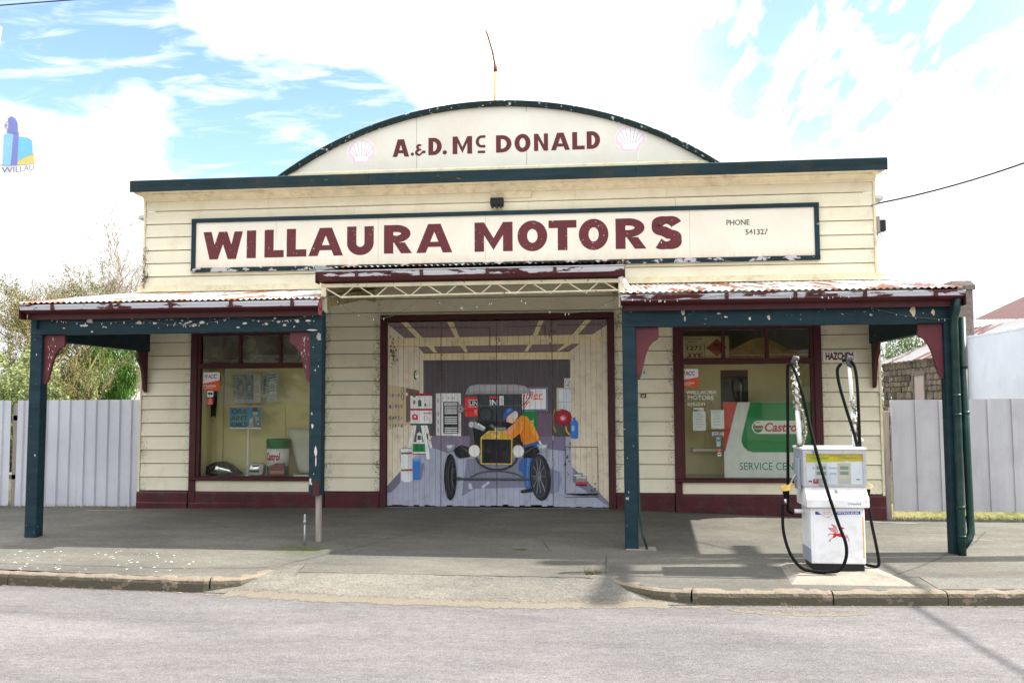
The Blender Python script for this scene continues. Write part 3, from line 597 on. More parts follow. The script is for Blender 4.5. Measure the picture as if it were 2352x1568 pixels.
for q in ([(243, 114), (295, 114), (415, 237), (370, 239)], [(593, 109), (640, 108), (690, 234), (660, 236)], [(1285, 98), (1322, 98), (1272, 219), (1235, 221)], [(1630, 93), (1680, 92), (1570, 212), (1528, 214)],
          [(445, 294), (490, 293), (525, 350), (500, 350)], [(690, 290), (730, 290), (752, 347), (735, 347)], [(1205, 281), (1235, 281), (1195, 340), (1172, 342)], [(1480, 277), (1530, 276), (1430, 335), (1408, 337)]): P.poly(q, cr2)
P.poly([(415, 403), (1517, 393), (1517, 972), (415, 972)], gry)
P.line([(416, 349), (1515, 333)], 6, D(70, 62, 62)); P.line([(150, 298), (380, 300)], 4, D(150, 100, 80))
P.poly([(480, 790), (760, 800), (760, 972), (470, 972)], D(66, 58, 70)); P.poly([(1270, 800), (1385, 800), (1385, 972), (1260, 972)], D(96, 80, 100))
P.poly([(136, 1372), (300, 1180), (480, 972), (1517, 972), (1527, 1195), (1806, 1462), (1808, 1505), (134, 1505)], flo)
P.poly([(480, 972), (760, 972), (770, 1050), (600, 1100), (450, 1050)], D(112, 104, 124)); P.poly([(1260, 972), (1480, 972), (1480, 1080), (1300, 1060)], D(108, 98, 122))
P.poly([(140, 1345), (240, 1235), (240, 1320), (175, 1390), (138, 1400)], D(96, 98, 112)); P.poly([(1527, 1195), (1640, 1300), (1806, 1462), (1806, 1490), (1560, 1330)], D(110, 112, 130))
P.poly([(700, 1420), (740, 1140), (1180, 1130), (1420, 1230), (1442, 1290), (1380, 1400), (1280, 1350), (800, 1362)], D(112, 114, 132))
P.poly([(750, 1330), (770, 1318), (785, 1365), (755, 1365)], D(170, 170, 190)); P.poly([(850, 1345), (905, 1305), (910, 1320), (860, 1365)], D(168, 168, 190))
# left wall: shelves, clock, chart on easel, drum
P.poly([(141, 585), (386, 630), (386, 865), (141, 930)], D(176, 160, 130)); P.poly([(283, 612), (386, 632), (386, 842), (283, 872)], D(100, 84, 84))
for y in (660, 745, 830, 885):
    for x in range(155, 250, 22): P.rect(x, y + R.uniform(-10, 0), x + R.uniform(10, 18), y + R.uniform(16, 28), D(*[R.choice((110, 128, 145, 90)) for _ in range(1)] * 3))
P.arc(258, 630, 10, 22, 4, D(60, 70, 55)); P.arc(258, 680, 10, 22, 4, D(70, 80, 60)); P.ell(290, 660, 9, 12, D(190, 186, 176))
P.ell(358, 515, 17, 35, D(40, 92, 58)); P.ell(366, 515, 13, 28, D(206, 204, 188)); P.line([(366, 515), (366, 495)], 3, D(50, 50, 50))
P.poly([(340, 890), (372, 890), (312, 1085), (282, 1085)], D(214, 216, 214)); P.poly([(362, 893), (410, 893), (434, 1110), (330, 1110)], D(70, 76, 82)); P.poly([(425, 893), (445, 893), (482, 1058), (462, 1066)], D(202, 206, 210))
P.line([(440, 960), (460, 950)], 6, D(190, 60, 70)); P.line([(446, 1010), (470, 1000)], 6, D(200, 60, 70)); P.rect(432, 960, 452, 1000, D(30, 100, 70))
P.poly([(395, 893), (425, 893), (467, 1145), (440, 1147)], D(220, 222, 220))
P.poly([(362, 1018), (366, 955), (384, 942), (405, 960), (405, 1018)], D(226, 228, 226)); P.rect(370, 968, 394, 1002, D(24, 80, 50)); P.rect(397, 965, 401, 1000, D(30, 30, 30))
P.rect(337, 1019, 430, 1030, D(220, 222, 220)); P.rect(336, 1031, 427, 1090, D(24, 110, 62)); P.rect(362, 1031, 368, 1090, D(18, 80, 48)); P.rect(398, 1031, 403, 1090, D(18, 80, 48)); P.rect(332, 1091, 437, 1103, D(214, 216, 214))
P.rect(317, 654, 481, 893, D(222, 222, 220)); P.rect(317, 654, 481, 671, D(150, 30, 40)); P.rect(317, 767, 481, 781, D(150, 30, 40)); P.rect(317, 879, 481, 893, D(26, 80, 50)); P.ell(347, 670, 13, 13, D(46, 110, 70))
P.poly([(375, 750), (375, 712), (384, 700), (398, 706), (401, 750)], D(28, 84, 52)); P.ell(345, 720, 7, 18, D(170, 60, 60)); P.rect(425, 728, 438, 750, D(60, 100, 72)); P.ell(351, 720, 4, 12, D(50, 120, 80)); P.poly([(330, 850), (330, 815), (350, 806), (374, 818), (374, 852)], D(190, 40, 48)); P.rect(342, 820, 358, 836, D(232, 232, 232))
P.rect(415, 800, 478, 806, D(180, 50, 50)); P.arc(433, 838, 13, 18, 3, D(110, 110, 112))
P.poly([(232, 1075), (262, 1055), (330, 1060), (330, 1100), (240, 1180)], D(150, 146, 140)); P.poly([(245, 1070), (331, 1066), (333, 1300), (315, 1316), (270, 1318), (247, 1302)], D(206, 210, 214)); P.poly([(300, 1068), (331, 1066), (333, 1300), (315, 1316)], D(182, 188, 196))
for y in (1096, 1222): P.poly([(246, y), (331, y - 4), (331, y + 10), (246, y + 14)], D(60, 110, 84)); P.poly([(288, y + 1), (331, y - 4), (331, y + 10), (288, y + 14)], D(160, 50, 60))
P.poly([(334, 1146), (394, 1143), (391, 1298), (336, 1300)], D(52, 106, 176)); P.poly([(334, 1146), (394, 1143), (393, 1160), (334, 1163)], D(80, 132, 196)); P.poly([(391, 1180), (420, 1170), (400, 1290), (391, 1298)], D(112, 112, 134))
# tool rack, signs
P.poly([(510, 652), (699, 650), (699, 972), (510, 968)], D(196, 196, 196)); P.rect(511, 652, 548, 966, D(184, 184, 186)); P.rect(680, 720, 690, 950, D(160, 160, 164))
for y in (690, 790, 850, 910): P.rect(524, y, 530, y + 34, D(96, 92, 92))
for x in (560, 600, 630, 645): P.rect(x, 680, x + 6, 696, D(110, 106, 106))
P.rect(565, 715, 679, 952, D(38, 44, 50)); P.rect(574, 722, 670, 746, D(176, 178, 182)); P.text('Rich Range', 584, 662, 727, 744, D(90, 90, 96))
for y in (754, 770, 784, 798, 826, 842, 857, 873, 908, 923, 938): P.rect(576, y, 670, y + 8, D(206, 208, 210))
P.rect(728, 681, 828, 826, D(206, 44, 44)); P.rect(757, 703, 828, 750, D(30, 28, 32)); P.line([(757, 703), (828, 703)], 4, D(226, 226, 226)); P.line([(757, 750), (828, 750)], 4, D(226, 226, 226)); P.line([(757, 703), (757, 750)], 4, D(226, 226, 226))
P.text('LIN', 764, 826, 710, 742, D(232, 232, 232), .02); P.text('R', 802, 824, 772, 812, D(240, 150, 150))
P.poly([(1100, 610), (1347, 605), (1347, 778), (1100, 782)], D(206, 208, 216)); P.line([(1106, 616), (1341, 611), (1341, 772), (1106, 776)], 9, D(60, 82, 152))
P.text('Muffler', 1085, 1312, 640, 696, D(200, 40, 52), .0, .2, -6); P.text('Bay', 1104, 1214, 694, 762, D(200, 40, 52), .0, .25, -4); P.line([(1235, 694), (1315, 692)], 5, D(200, 40, 52))
P.poly([(1110, 784), (1268, 780), (1270, 900), (1255, 968), (1110, 965)], D(20, 112, 56)); P.text('ri', 1216, 1242, 846, 878, D(226, 232, 226), .02)
P.rect(1473, 536, 1519, 606, D(214, 214, 212)); P.arc(1496, 560, 16, 18, 3, D(60, 60, 64)); P.line([(1486, 546), (1506, 574)], 3, D(60, 60, 64)); P.rect(1480, 584, 1512, 590, D(120, 120, 124)); P.rect(1480, 594, 1512, 598, D(120, 120, 124))
P.rect(1415, 608, 1522, 780, D(176, 172, 148)); P.poly([(1430, 620), (1522, 618), (1522, 790), (1430, 770)], D(188, 194, 204)); P.line([(1486, 618), (1486, 790)], 5, D(150, 152, 154)); P.line([(1430, 715), (1522, 712)], 5, D(150, 152, 154))
P.rect(1385, 880, 1519, 968, D(66, 68, 66)); P.line([(1402, 768), (1386, 820), (1384, 880), (1410, 940)], 9, D(150, 118, 44)); P.line([(1400, 772), (1465, 768)], 6, D(150, 118, 44))
P.ell(1465, 832, 62, 62, D(132, 24, 40)); P.ell(1458, 824, 44, 42, D(150, 34, 50)); P.ell(1462, 834, 22, 20, D(206, 110, 120)); P.ell(1462, 836, 11, 10, D(222, 180, 180)); P.line([(1482, 895), (1488, 930), (1515, 962)], 9, D(206, 166, 60))
P.poly([(1522, 986), (1519, 868), (1530, 850), (1537, 846), (1538, 828), (1553, 826), (1556, 846), (1568, 858), (1574, 876), (1573, 985)], D(44, 108, 190)); P.rect(1526, 890, 1546, 930, D(120, 168, 222)); P.line([(1566, 866), (1566, 976)], 5, D(36, 86, 160))
# vintage car and mechanic
P.poly([(822, 655), (1155, 655), (1160, 862), (828, 862)], D(52, 58, 62)); P.rect(912, 672, 978, 690, D(170, 60, 66)); P.text('IN', 916, 972, 698, 740, D(206, 208, 212), .03); P.rect(988, 670, 1020, 740, D(196, 196, 198)); P.rect(1000, 684, 1010, 730, D(160, 160, 164))
P.line([(828, 655), (828, 862)], 5, D(30, 32, 34)); P.line([(1152, 655), (1152, 862)], 6, D(26, 28, 30)); P.line([(1170, 655), (1170, 800)], 6, D(24, 26, 28)); P.line([(828, 745), (1152, 742)], 5, D(90, 96, 98)); P.line([(1170, 740), (1225, 660)], 6, D(24, 26, 28))
P.arc(888, 808, 52, 50, 9, D(26, 28, 30))
P.poly([(733, 662), (745, 620), (772, 592), (830, 583), (1110, 583), (1180, 594), (1222, 632), (1230, 660), (1200, 648), (1150, 655), (800, 656), (762, 658)], D(134, 134, 140)); P.poly([(760, 610), (830, 590), (1110, 590), (1190, 604), (1200, 630), (770, 635)], D(148, 148, 154))
P.poly([(765, 900), (830, 858), (1080, 860), (1135, 945), (1165, 1035), (1160, 1110), (770, 1110), (765, 1050)], D(24, 26, 28)); P.poly([(765, 900), (790, 920), (800, 1030), (765, 1045)], D(70, 74, 82))
P.poly([(796, 858), (885, 908), (868, 932), (786, 905)], D(150, 154, 158)); P.poly([(830, 872), (885, 908), (878, 916), (822, 884)], D(206, 210, 212)); P.ell(777, 885, 27, 27, D(100, 106, 112)); P.ell(777, 885, 20, 20, D(176, 182, 186)); P.line([(765, 880), (790, 892)], 5, D(130, 136, 140))
P.ell(697, 768, 30, 30, D(110, 114, 118)); P.ell(697, 770, 17, 17, D(160, 164, 168)); P.ell(697, 770, 8, 8, D(60, 60, 64)); P.rect(727, 776, 792, 783, D(64, 66, 70))
P.poly([(912, 892), (930, 880), (960, 905), (950, 920)], D(96, 100, 104)); P.poly([(950, 906), (1035, 904), (1044, 940), (955, 942)], D(120, 126, 130)); P.rect(953, 908, 963, 942, D(206, 190, 110))
for x in (985, 1000, 1015): P.rect(x, 925, x + 8, 933, D(50, 52, 54))
P.poly([(1168, 1012), (1285, 1000), (1300, 1020), (1262, 1100), (1216, 1220), (1228, 1360), (1184, 1358), (1160, 1245), (1130, 1215), (1135, 1170), (1165, 1120)], D(48, 88, 142)); P.poly([(1195, 1130), (1225, 1100), (1200, 1220), (1205, 1340), (1190, 1340)], D(72, 116, 170))
P.poly([(1276, 1000), (1290, 1002), (1310, 1032), (1290, 1034)], D(210, 212, 216)); P.poly([(1145, 1372), (1180, 1364), (1236, 1354), (1232, 1382), (1160, 1392), (1146, 1386)], D(24, 24, 28))
P.poly([(640, 1072), (700, 1036), (764, 1056), (764, 1126), (690, 1138), (660, 1120)], D(26, 28, 32)); P.line([(695, 1040), (752, 1090)], 5, D(90, 94, 100))
P.poly([(1164, 1060), (1240, 1035), (1305, 1078), (1268, 1102), (1236, 1132), (1168, 1132)], D(26, 28, 32)); P.line([(1250, 1045), (1170, 1100)], 5, D(86, 90, 96))
P.poly([(578, 1036), (655, 1034), (648, 1072), (625, 1090), (596, 1086)], D(130, 136, 142)); P.poly([(590, 1040), (640, 1038), (630, 1060), (600, 1062)], D(182, 188, 192)); P.poly([(1266, 1032), (1350, 1028), (1344, 1080), (1320, 1094), (1290, 1086)], D(136, 142, 150)); P.poly([(1285, 1036), (1342, 1034), (1335, 1056), (1290, 1058)], D(176, 182, 190))
P.arc(966, 1120, 152, 100, 15, D(40, 44, 48), .1, 3.04); P.line([(768, 1277), (820, 1250), (890, 1232), (965, 1228), (1040, 1234), (1110, 1250), (1165, 1275)], 11, D(66, 72, 80)); P.rect(660, 1280, 1282, 1299, D(74, 78, 86)); P.rect(660, 1292, 1282, 1299, D(44, 46, 52)); P.ell(680, 1288, 20, 14, D(60, 64, 70))
P.poly([(848, 986), (906, 935), (1040, 936), (1086, 990)], D(182, 142, 52)); P.line([(848, 985), (906, 934), (1040, 935)], 5, D(216, 186, 96)); P.text('Ford', 918, 992, 950, 984, D(206, 196, 160), 0., .3)
P.poly([(846, 984), (1086, 988), (1081, 1182), (847, 1180)], D(186, 160, 60)); P.poly([(855, 992), (1076, 995), (1072, 1173), (856, 1172)], D(28, 30, 34)); P.poly([(870, 1000), (960, 1000), (962, 1166), (872, 1166)], D(22, 24, 28)); P.line([(966, 992), (966, 1172)], 4, D(12, 12, 14))
for cx in (800, 1128): P.ell(cx, 1082, 45, 47, D(170, 150, 96)); P.ell(cx, 1082, 41, 43, D(206, 208, 214)); P.ell(cx + 8, 1074, 24, 26, D(228, 230, 234))
P.ell(618, 1276, 48, 173, D(26, 27, 30)); P.ell(626, 1276, 28, 130, D(60, 62, 68)); P.ell(630, 1276, 25, 122, D(20, 21, 24))
for a in (-1.3, -.7, 0., .8, 1.4): P.line([(628, 1280), (628 + 20 * math.cos(a), 1280 + 110 * math.sin(a))], 5, D(84, 88, 94))
P.ell(1292, 1274, 78, 173, D(34, 36, 40), rot=-.08); P.ell(1282, 1274, 56, 150, D(70, 76, 82), rot=-.08); P.ell(1280, 1274, 52, 142, D(40, 44, 50), rot=-.08)
for a in range(10): P.line([(1280, 1268), (1280 + 50 * math.cos(a * .63), 1268 + 132 * math.sin(a * .63))], 5, D(110, 116, 122))
P.ell(1282, 1262, 22, 24, D(96, 102, 110)); P.line([(1240, 1290), (1290, 1250)], 11, D(74, 80, 88)); P.line([(1288, 1268), (1325, 1378)], 7, D(120, 126, 132))
P.poly([(1060, 968), (1070, 930), (1104, 862), (1150, 815), (1192, 822), (1240, 878), (1286, 975), (1282, 998), (1236, 1020), (1172, 1034), (1152, 1005), (1140, 950), (1105, 978), (1085, 992)], D(222, 122, 34)); P.poly([(1190, 826), (1240, 878), (1286, 975), (1270, 995), (1220, 920)], D(236, 140, 50)); P.poly([(1140, 950), (1172, 900), (1160, 960), (1180, 1020), (1160, 1018)], D(196, 98, 24)); P.line([(1150, 860), (1155, 915), (1140, 950)], 5, D(238, 180, 120))
P.poly([(1026, 940), (1060, 905), (1104, 870), (1112, 905), (1076, 952), (1060, 970)], D(224, 136, 96)); P.poly([(1044, 826), (1092, 788), (1122, 815), (1112, 852), (1085, 876), (1062, 868), (1040, 862)], D(206, 172, 156)); P.ell(1106, 812, 22, 30, D(190, 186, 186)); P.poly([(1018, 852), (1020, 806), (1042, 770), (1072, 758), (1094, 764), (1098, 786), (1060, 812), (1036, 838), (1034, 852)], D(48, 82, 150)); P.poly([(1040, 775), (1070, 762), (1080, 775), (1045, 800)], D(86, 122, 182))
P.poly([(1385, 1240), (1430, 1230), (1446, 1290), (1420, 1370), (1385, 1400)], D(124, 126, 152))
P.rect(1535, 1242, 1606, 1308, D(96, 98, 104)); P.rect(1540, 1252, 1600, 1262, D(190, 192, 196)); P.rect(1556, 1262, 1636, 1333, D(122, 126, 132)); P.rect(1556, 1306, 1636, 1326, D(170, 44, 54)); P.rect(1556, 1326, 1636, 1334, D(34, 34, 38)); P.rect(1562, 1270, 1630, 1278, D(190, 192, 196))
# real joints of the wicket panel
for q in ([(1478, 1047), (1718, 1047), (1721, 1394)], [(1478, 1047), (1478, 1394)], [(1478, 1420), (1721, 1415)], [(190, 156), (917, 156), (917, 300)], [(1030, 150), (1330, 142), (1330, 230)], [(1424, 136), (1752, 131), (1752, 230)]): P.line(q, 4, C(60, 55, 58))
P.poly([(1480, 1392), (1721, 1390), (1721, 1402), (1600, 1408), (1490, 1398)], C(20, 18, 18))
# moulder runs near the hinges
for cx, cy, n in ((186, 330, 40), (553, 480, 14), (1378, 190, 18), (1372, 440, 8), (970, 260, 10), (1500, 1110, 10), (1700, 1380, 8)):
    for _ in range(n): P.ell(cx + R.gauss(0, 14), cy + R.gauss(0, 70), R.uniform(2, 7), R.uniform(3, 12), C(84, 70, 58), 6)
def clip(t, a, v, sgn):
    """clip polygon t to sgn*(coord a - v) >= 0"""
    o = []
    for i in range(len(t)):
        p, q = t[i], t[(i + 1) % len(t)]; dp, dq = sgn * (p[a] - v), sgn * (q[a] - v)
        if dp >= 0: o.append(p)
        if (dp > 0 > dq) or (dp < 0 < dq): k = dp / (dp - dq); o.append(tuple(p[j] + (q[j] - p[j]) * k for j in (0, 1)))
    return o
leaf_edges = [-1.668, -.832, .022, .868, 1.704]
def bgcol(x, z): return cr
for li in range(4):
    a, b = leaf_edges[li] + .004, leaf_edges[li + 1] - .004
    lf = MB(); lf.box(a, b, -.004, .03, .06, 2.80); leaf = lf.build('door_leaf', 'old_timber', G)
    nb = 10; off = (-.003, 0., -.002, .001)[li]
    for k in range(nb):
        xa, xb = lerp(a, b, k / nb) + .0006, lerp(a, b, (k + 1) / nb) - .0006; zb = .012 + R.choice((0, 0, .004, .008, .018)) + (R.uniform(.0, .03) if li == 2 else 0); zt = 2.812 - R.uniform(0, .006); yf = -.016 + off + R.uniform(-.0015, .0015)
        vs = []; fs = []; cs = []
        def face(pts, c):
            o = len(vs); vs.extend(pts); fs.append(list(range(o, o + len(pts)))); cs.append((c, len(pts)))
        c1 = .002
        face([(xa + c1, yf, zb), (xb - c1, yf, zb), (xb - c1, yf, zt), (xa + c1, yf, zt)], cr)
        for q0, q1 in ((xa + c1, xa), (xb - c1, xb)): face([(q0, yf, zb), (q0, yf, zt), (q1, yf + .004, zt), (q1, yf + .004, zb)], cr); face([(q1, yf + .005, zb), (q1, yf + .005, zt), (q1, -.0045, zt), (q1, -.0045, zb)], (.05, .045, .04))
        face([(xa, -.0045, zb), (xb, -.0045, zb), (xb, yf + .005, zb), (xb - c1, yf, zb), (xa + c1, yf, zb), (xa, yf + .005, zb)], (.2, .2, .22))
        for t, c, l in P.t:
            if max(p[0] for p in t) < xa or min(p[0] for p in t) > xb: continue
            q = t
            for ax, v, sg in ((0, xa + c1 * .6, 1), (0, xb - c1 * .6, -1), (1, zb, 1), (1, zt, -1)):
                q = clip(q, ax, v, sg)
                if len(q) < 3: break
            if len(q) >= 3: face([(p[0], yf - l * .00006, p[1]) for p in q], c)
        me = bpy.data.meshes.new('plank'); me.from_pydata(vs, [], fs); me.materials.append(MAT['mural'])
        ca = me.color_attributes.new('col', 'FLOAT_COLOR', 'CORNER'); ca.data.foreach_set('color', [x for c, n in cs for _ in range(n) for x in (*c, 1.)])
        o = bpy.data.objects.new('plank', me); col.objects.link(o); o.parent = leaf
box('door_threshold', -1.67, 1.706, -.03, .06, -.2, -.004, 'concrete', G)
for x, z in ((-.838, .45), (-.838, .36), (.874, .62), (.874, 1.0)): box('hinge', x - .012, x + .012, -.032, -.021, z, z + .075, 'galv', G)

# ------------------------------------------------------------------ sign board and lettering
SB = thing('sign_board', 'long cream sign board in a dark green frame with large maroon lettering', 'sign', (0, -.03, 3.65))
e = [-4.77, -3.453, -1.816, -.135, 1.528, 2.95, 4.77]
for a, b_ in zip(e, e[1:]): box('sign_panel', a + .0015, b_ - .0015, -.048, -.027, 3.70, 4.44, 'cream_sign', SB)
box('frame_rail', -4.835, 4.835, -.075, -.026, 4.435, 4.50, 'green', SB, .004); box('frame_rail', -4.835, 4.835, -.078, -.026, 3.645, 3.712, 'green_worn', SB, .004)
box('frame_stile', -4.833, -4.765, -.073, -.026, 3.713, 4.434, 'green', SB, .004); box('frame_stile', 4.765, 4.833, -.073, -.026, 3.713, 4.434, 'green', SB, .004)
def ringpts(cx, cz, rx, rz, a0, a1, n=18): return [(cx + rx * math.cos(a0 + (a1 - a0) * k / n), cz + rz * math.sin(a0 + (a1 - a0) * k / n)) for k in range(n + 1)]
def glyph(ch, x0, x1, z0, z1, t):
    """bold sign-writer capitals as flat polygons"""
    w, h = x1 - x0, z1 - z0; q = []; PI = math.pi; X = lambda u: x0 + u * w; Z = lambda v: z0 + v * h
    rc = lambda a, b, c, d: q.append([(a, b), (c, b), (c, d), (a, d)])
    def strip(o, i): 
        for k in range(len(o) - 1): q.append([o[k], o[k + 1], i[k + 1], i[k]])
    def ring(cx, cz, rx, rz, a0, a1, tx=t, tz=None, n=18): strip(ringpts(cx, cz, rx, rz, a0, a1, n), ringpts(cx, cz, rx - tx, rz - (tz or t * .88), a0, a1, n))
    def bar(xa, xb, ta): q.append([(xa[0] - ta / 2, xa[1]), (xa[0] + ta / 2, xa[1]), (xb[0] + ta / 2, xb[1]), (xb[0] - ta / 2, xb[1])])
    if ch == 'I': rc(x0, z0, x1, z1)
    elif ch == 'L': rc(x0, z0, x0 + t, z1); rc(x0 + t, z0, x1, z0 + t * .78)
    elif ch == 'T': rc(x0, z1 - t * .8, x1, z1); rc((x0 + x1 - t) / 2, z0, (x0 + x1 + t) / 2, z1 - t * .8)
    elif ch == 'W':
        tt = t * .92
        for a, b in ((.0, .235), (.5, .235), (.5, .765), (1., .765)):
            pass
        A, B, Cc, Dd, E_ = X(0) + tt / 2, X(.27), X(.5), X(.73), X(1) - tt / 2
        bar((A, z1), (B, z0), tt); bar((B, z0), (Cc, z1), tt); bar((Cc, z1), (Dd, z0), tt); bar((Dd, z0), (E_, z1), tt)
    elif ch == 'M':
        rc(x0, z0, x0 + t, z1); rc(x1 - t, z0, x1, z1); q.append([(x0 + t, z1), (x0 + t, z1 - t * 1.35), (X(.5), z0 + .05 * h), (X(.5), z0 + .05 * h + t * 1.25)]); q.append([(x1 - t, z1), (x1 - t, z1 - t * 1.35), (X(.5), z0 + .05 * h), (X(.5), z0 + .05 * h + t * 1.25)])
    elif ch == 'N': rc(x0, z0, x0 + t * .85, z1); rc(x1 - t * .85, z0, x1, z1); q.append([(x0 + t * .85, z1), (x0 + t * .85, z1 - t * 1.3), (x1 - t * .85, z0), (x1 - t * .85, z0 + t * 1.3)])
    elif ch == 'A':
        bar((x0 + t / 2, z0), (X(.5) - t * .16, z1), t); bar((x1 - t / 2, z0), (X(.5) + t * .16, z1), t); f = .2; g = .38
        q.append([(X(.5 * f) + t * .8, Z(f)), (X(1 - .5 * f) - t * .8, Z(f)), (X(1 - .5 * g) - t * .7, Z(g)), (X(.5 * g) + t * .7, Z(g))])
    elif ch == 'O': ring(X(.5), Z(.5), w / 2, h / 2, 0, 2 * PI, n=36)
    elif ch == 'U': r = w / 2; rc(x0, z0 + r * .9, x0 + t, z1); rc(x1 - t, z0 + r * .9, x1, z1); ring(X(.5), z0 + r * .9, r, r * .9, PI, 2 * PI)
    elif ch == 'D': r = h / 2; rx = w * .62; rc(x0, z0, x0 + t, z1); rc(x0 + t, z1 - t * .8, x1 - rx, z1); rc(x0 + t, z0, x1 - rx, z0 + t * .8); ring(x1 - rx, Z(.5), rx, r, -PI / 2, PI / 2, t, t * .8)
    elif ch == 'R':
        r = h * .31; rx = w * .52; rc(x0, z0, x0 + t, z1); rc(x0 + t, z1 - t * .75, x1 - rx - w * .05, z1); rc(x0 + t, z1 - 2 * r, x1 - rx - w * .05, z1 - 2 * r + t * .75); ring(x1 - rx - w * .05, z1 - r, rx, r, -PI / 2, PI / 2, t, t * .75)
        q.append([(X(.36), z1 - 2 * r + .001), (X(.36) + t * 1.15, z1 - 2 * r + .001), (x1, z0), (x1 - t * 1.15, z0)])
    elif ch == 'S':
        t = t * .92; r = h * .283; tz = t * .74; rx = w / 2; c1 = z1 - r; c2 = z0 + r
        cl = [(X(.5) + (rx - t / 2) * math.cos(a) * .98, c1 + (r - tz / 2) * math.sin(a)) for a in [lerp(.22, PI * 1.42, k / 18) for k in range(19)]]
        cl += [(X(.5) + (rx - t / 2) * math.cos(a), c2 + (r - tz / 2) * math.sin(a)) for a in [lerp(PI * .42, -PI * .80, k / 18) for k in range(19)]]
        o, i = [], []
        for k, p in enumerate(cl):
            a, b = cl[max(0, k - 1)], cl[min(len(cl) - 1, k + 1)]; d = Vector((b[0] - a[0], b[1] - a[1])).normalized(); tt = (t * abs(d.y) + tz * 1.08 * abs(d.x)) * .5
            o.append((p[0] - d.y * tt, p[1] + d.x * tt)); i.append((p[0] + d.y * tt, p[1] - d.x * tt))
        strip(o, i)
    elif ch == 'c': ring(X(.62), Z(.5), w * .62, h / 2, .62 * PI - .3, 2 * PI - .62 * PI + .3, t, t * .8); rc(X(.5), z1 - t * .8, x1, z1); rc(X(.5), z0, x1, z0 + t * .8)
    elif ch == '.': q += [[(X(.5), Z(.5)), a, b] for a, b in zip(ringpts(X(.5), Z(.5), w / 2, h / 2, 0, 2 * PI, 14), ringpts(X(.5), Z(.5), w / 2, h / 2, 0, 2 * PI, 14)[1:])]
    elif ch == '&':
        ring(X(.42), Z(.76), w * .30, h * .24, .2 * PI, 1.5 * PI, t * .8, t * .7); ring(X(.42), Z(.29), w * .40, h * .29, .5 * PI, 1.55 * PI, t * .85, t * .7); rc(X(.40), Z(.46), X(.62), Z(.59)); q.append([(X(.40), Z(0)), (X(.46), Z(.16)), (X(.84), Z(.40)), (X(.72), Z(.42))][:3] + [(X(.62), Z(.18))]); rc(X(.74), Z(.22), X(1), Z(.44)); q.append([(X(.48), Z(.02)), (X(.5), Z(.2)), (X(.76), Z(.44)), (X(.80), Z(.24))])
    return q
def lettering(name, glyphs, y, mat, parent):
    for g in glyphs:
        m = MB()
        for k, poly in enumerate(g): m.add([(x, y - .0012 - (k % 23) * .00008, z) for x, z in poly], [list(range(len(poly)))])
        K(m.build(name, mat, parent, fix=False))
WM = [('W', -4.644, -3.995), ('I', -3.93, -3.778), ('L', -3.64, -3.327), ('L', -3.28, -2.961), ('A', -2.929, -2.373), ('U', -2.31, -1.886), ('R', -1.724, -1.283), ('A', -1.213, -.651), ('M', -.306, .282), ('O', .357, .812), ('T', .832, 1.257), ('O', 1.291, 1.739), ('R', 1.845, 2.303), ('S', 2.389, 2.824)]
zb = lambda x: pl([(-4.6, 3.846), (-1.7, 3.878), (2.8, 3.868)], x); zt = lambda x: pl([(-4.6, 4.285), (-1.7, 4.324), (2.8, 4.338)], x)
lettering('letter', [glyph(c, a, b, zb(a) - (.008 if c in 'OSU' else 0), zt(a) + (.008 if c in 'OS' else 0), .148) for c, a, b in WM], -.048, 'maroon_letter', SB)
def Tx(name, txt, x0, x1, z0, z1, y, mat, parent, bold=0., shear=0.):
    m = MB()
    for t in text_tris(txt, bold, shear): m.add([(x0 + p[0] * (x1 - x0), y, z0 + p[1] * (z1 - z0)) for p in t], [(0, 1, 2)])
    return K(m.build(name, mat, parent, fix=False))
Tx('phone_lettering', 'PHONE', 3.49, 3.83, 4.19, 4.275, -.0495, 'grey_text', SB, .025); Tx('phone_lettering', '541327', 3.765, 4.095, 4.04, 4.125, -.0495, 'grey_text', SB, .025)
AD = [('A', -1.581, -1.319, 5.38, 5.655), ('.', -1.293, -1.243, 5.388, 5.442), ('&', -1.231, -1.062, 5.383, 5.571), ('D', -1.016, -.807, 5.389, 5.661), ('.', -.794, -.726, 5.393, 5.46), ('M', -.637, -.333, 5.393, 5.669), ('c', -.277, -.126, 5.482, 5.673), ('D', .038, .277, 5.395, 5.665), ('O', .324, .569, 5.39, 5.675), ('N', .623, .838, 5.4, 5.668), ('A', .883, 1.17, 5.402, 5.672), ('L', 1.207, 1.396, 5.402, 5.674), ('D', 1.426, 1.629, 5.405, 5.677)]
gl = [glyph(c, a, b, z0, z1, .075 if c not in '&c' else .05) for c, a, b, z0, z1 in AD]; gl.append([[(-.245, 5.395), (-.13, 5.395), (-.13, 5.436), (-.245, 5.436)]])
lettering('letter', gl, -.101, 'maroon_letter_fresh', G)
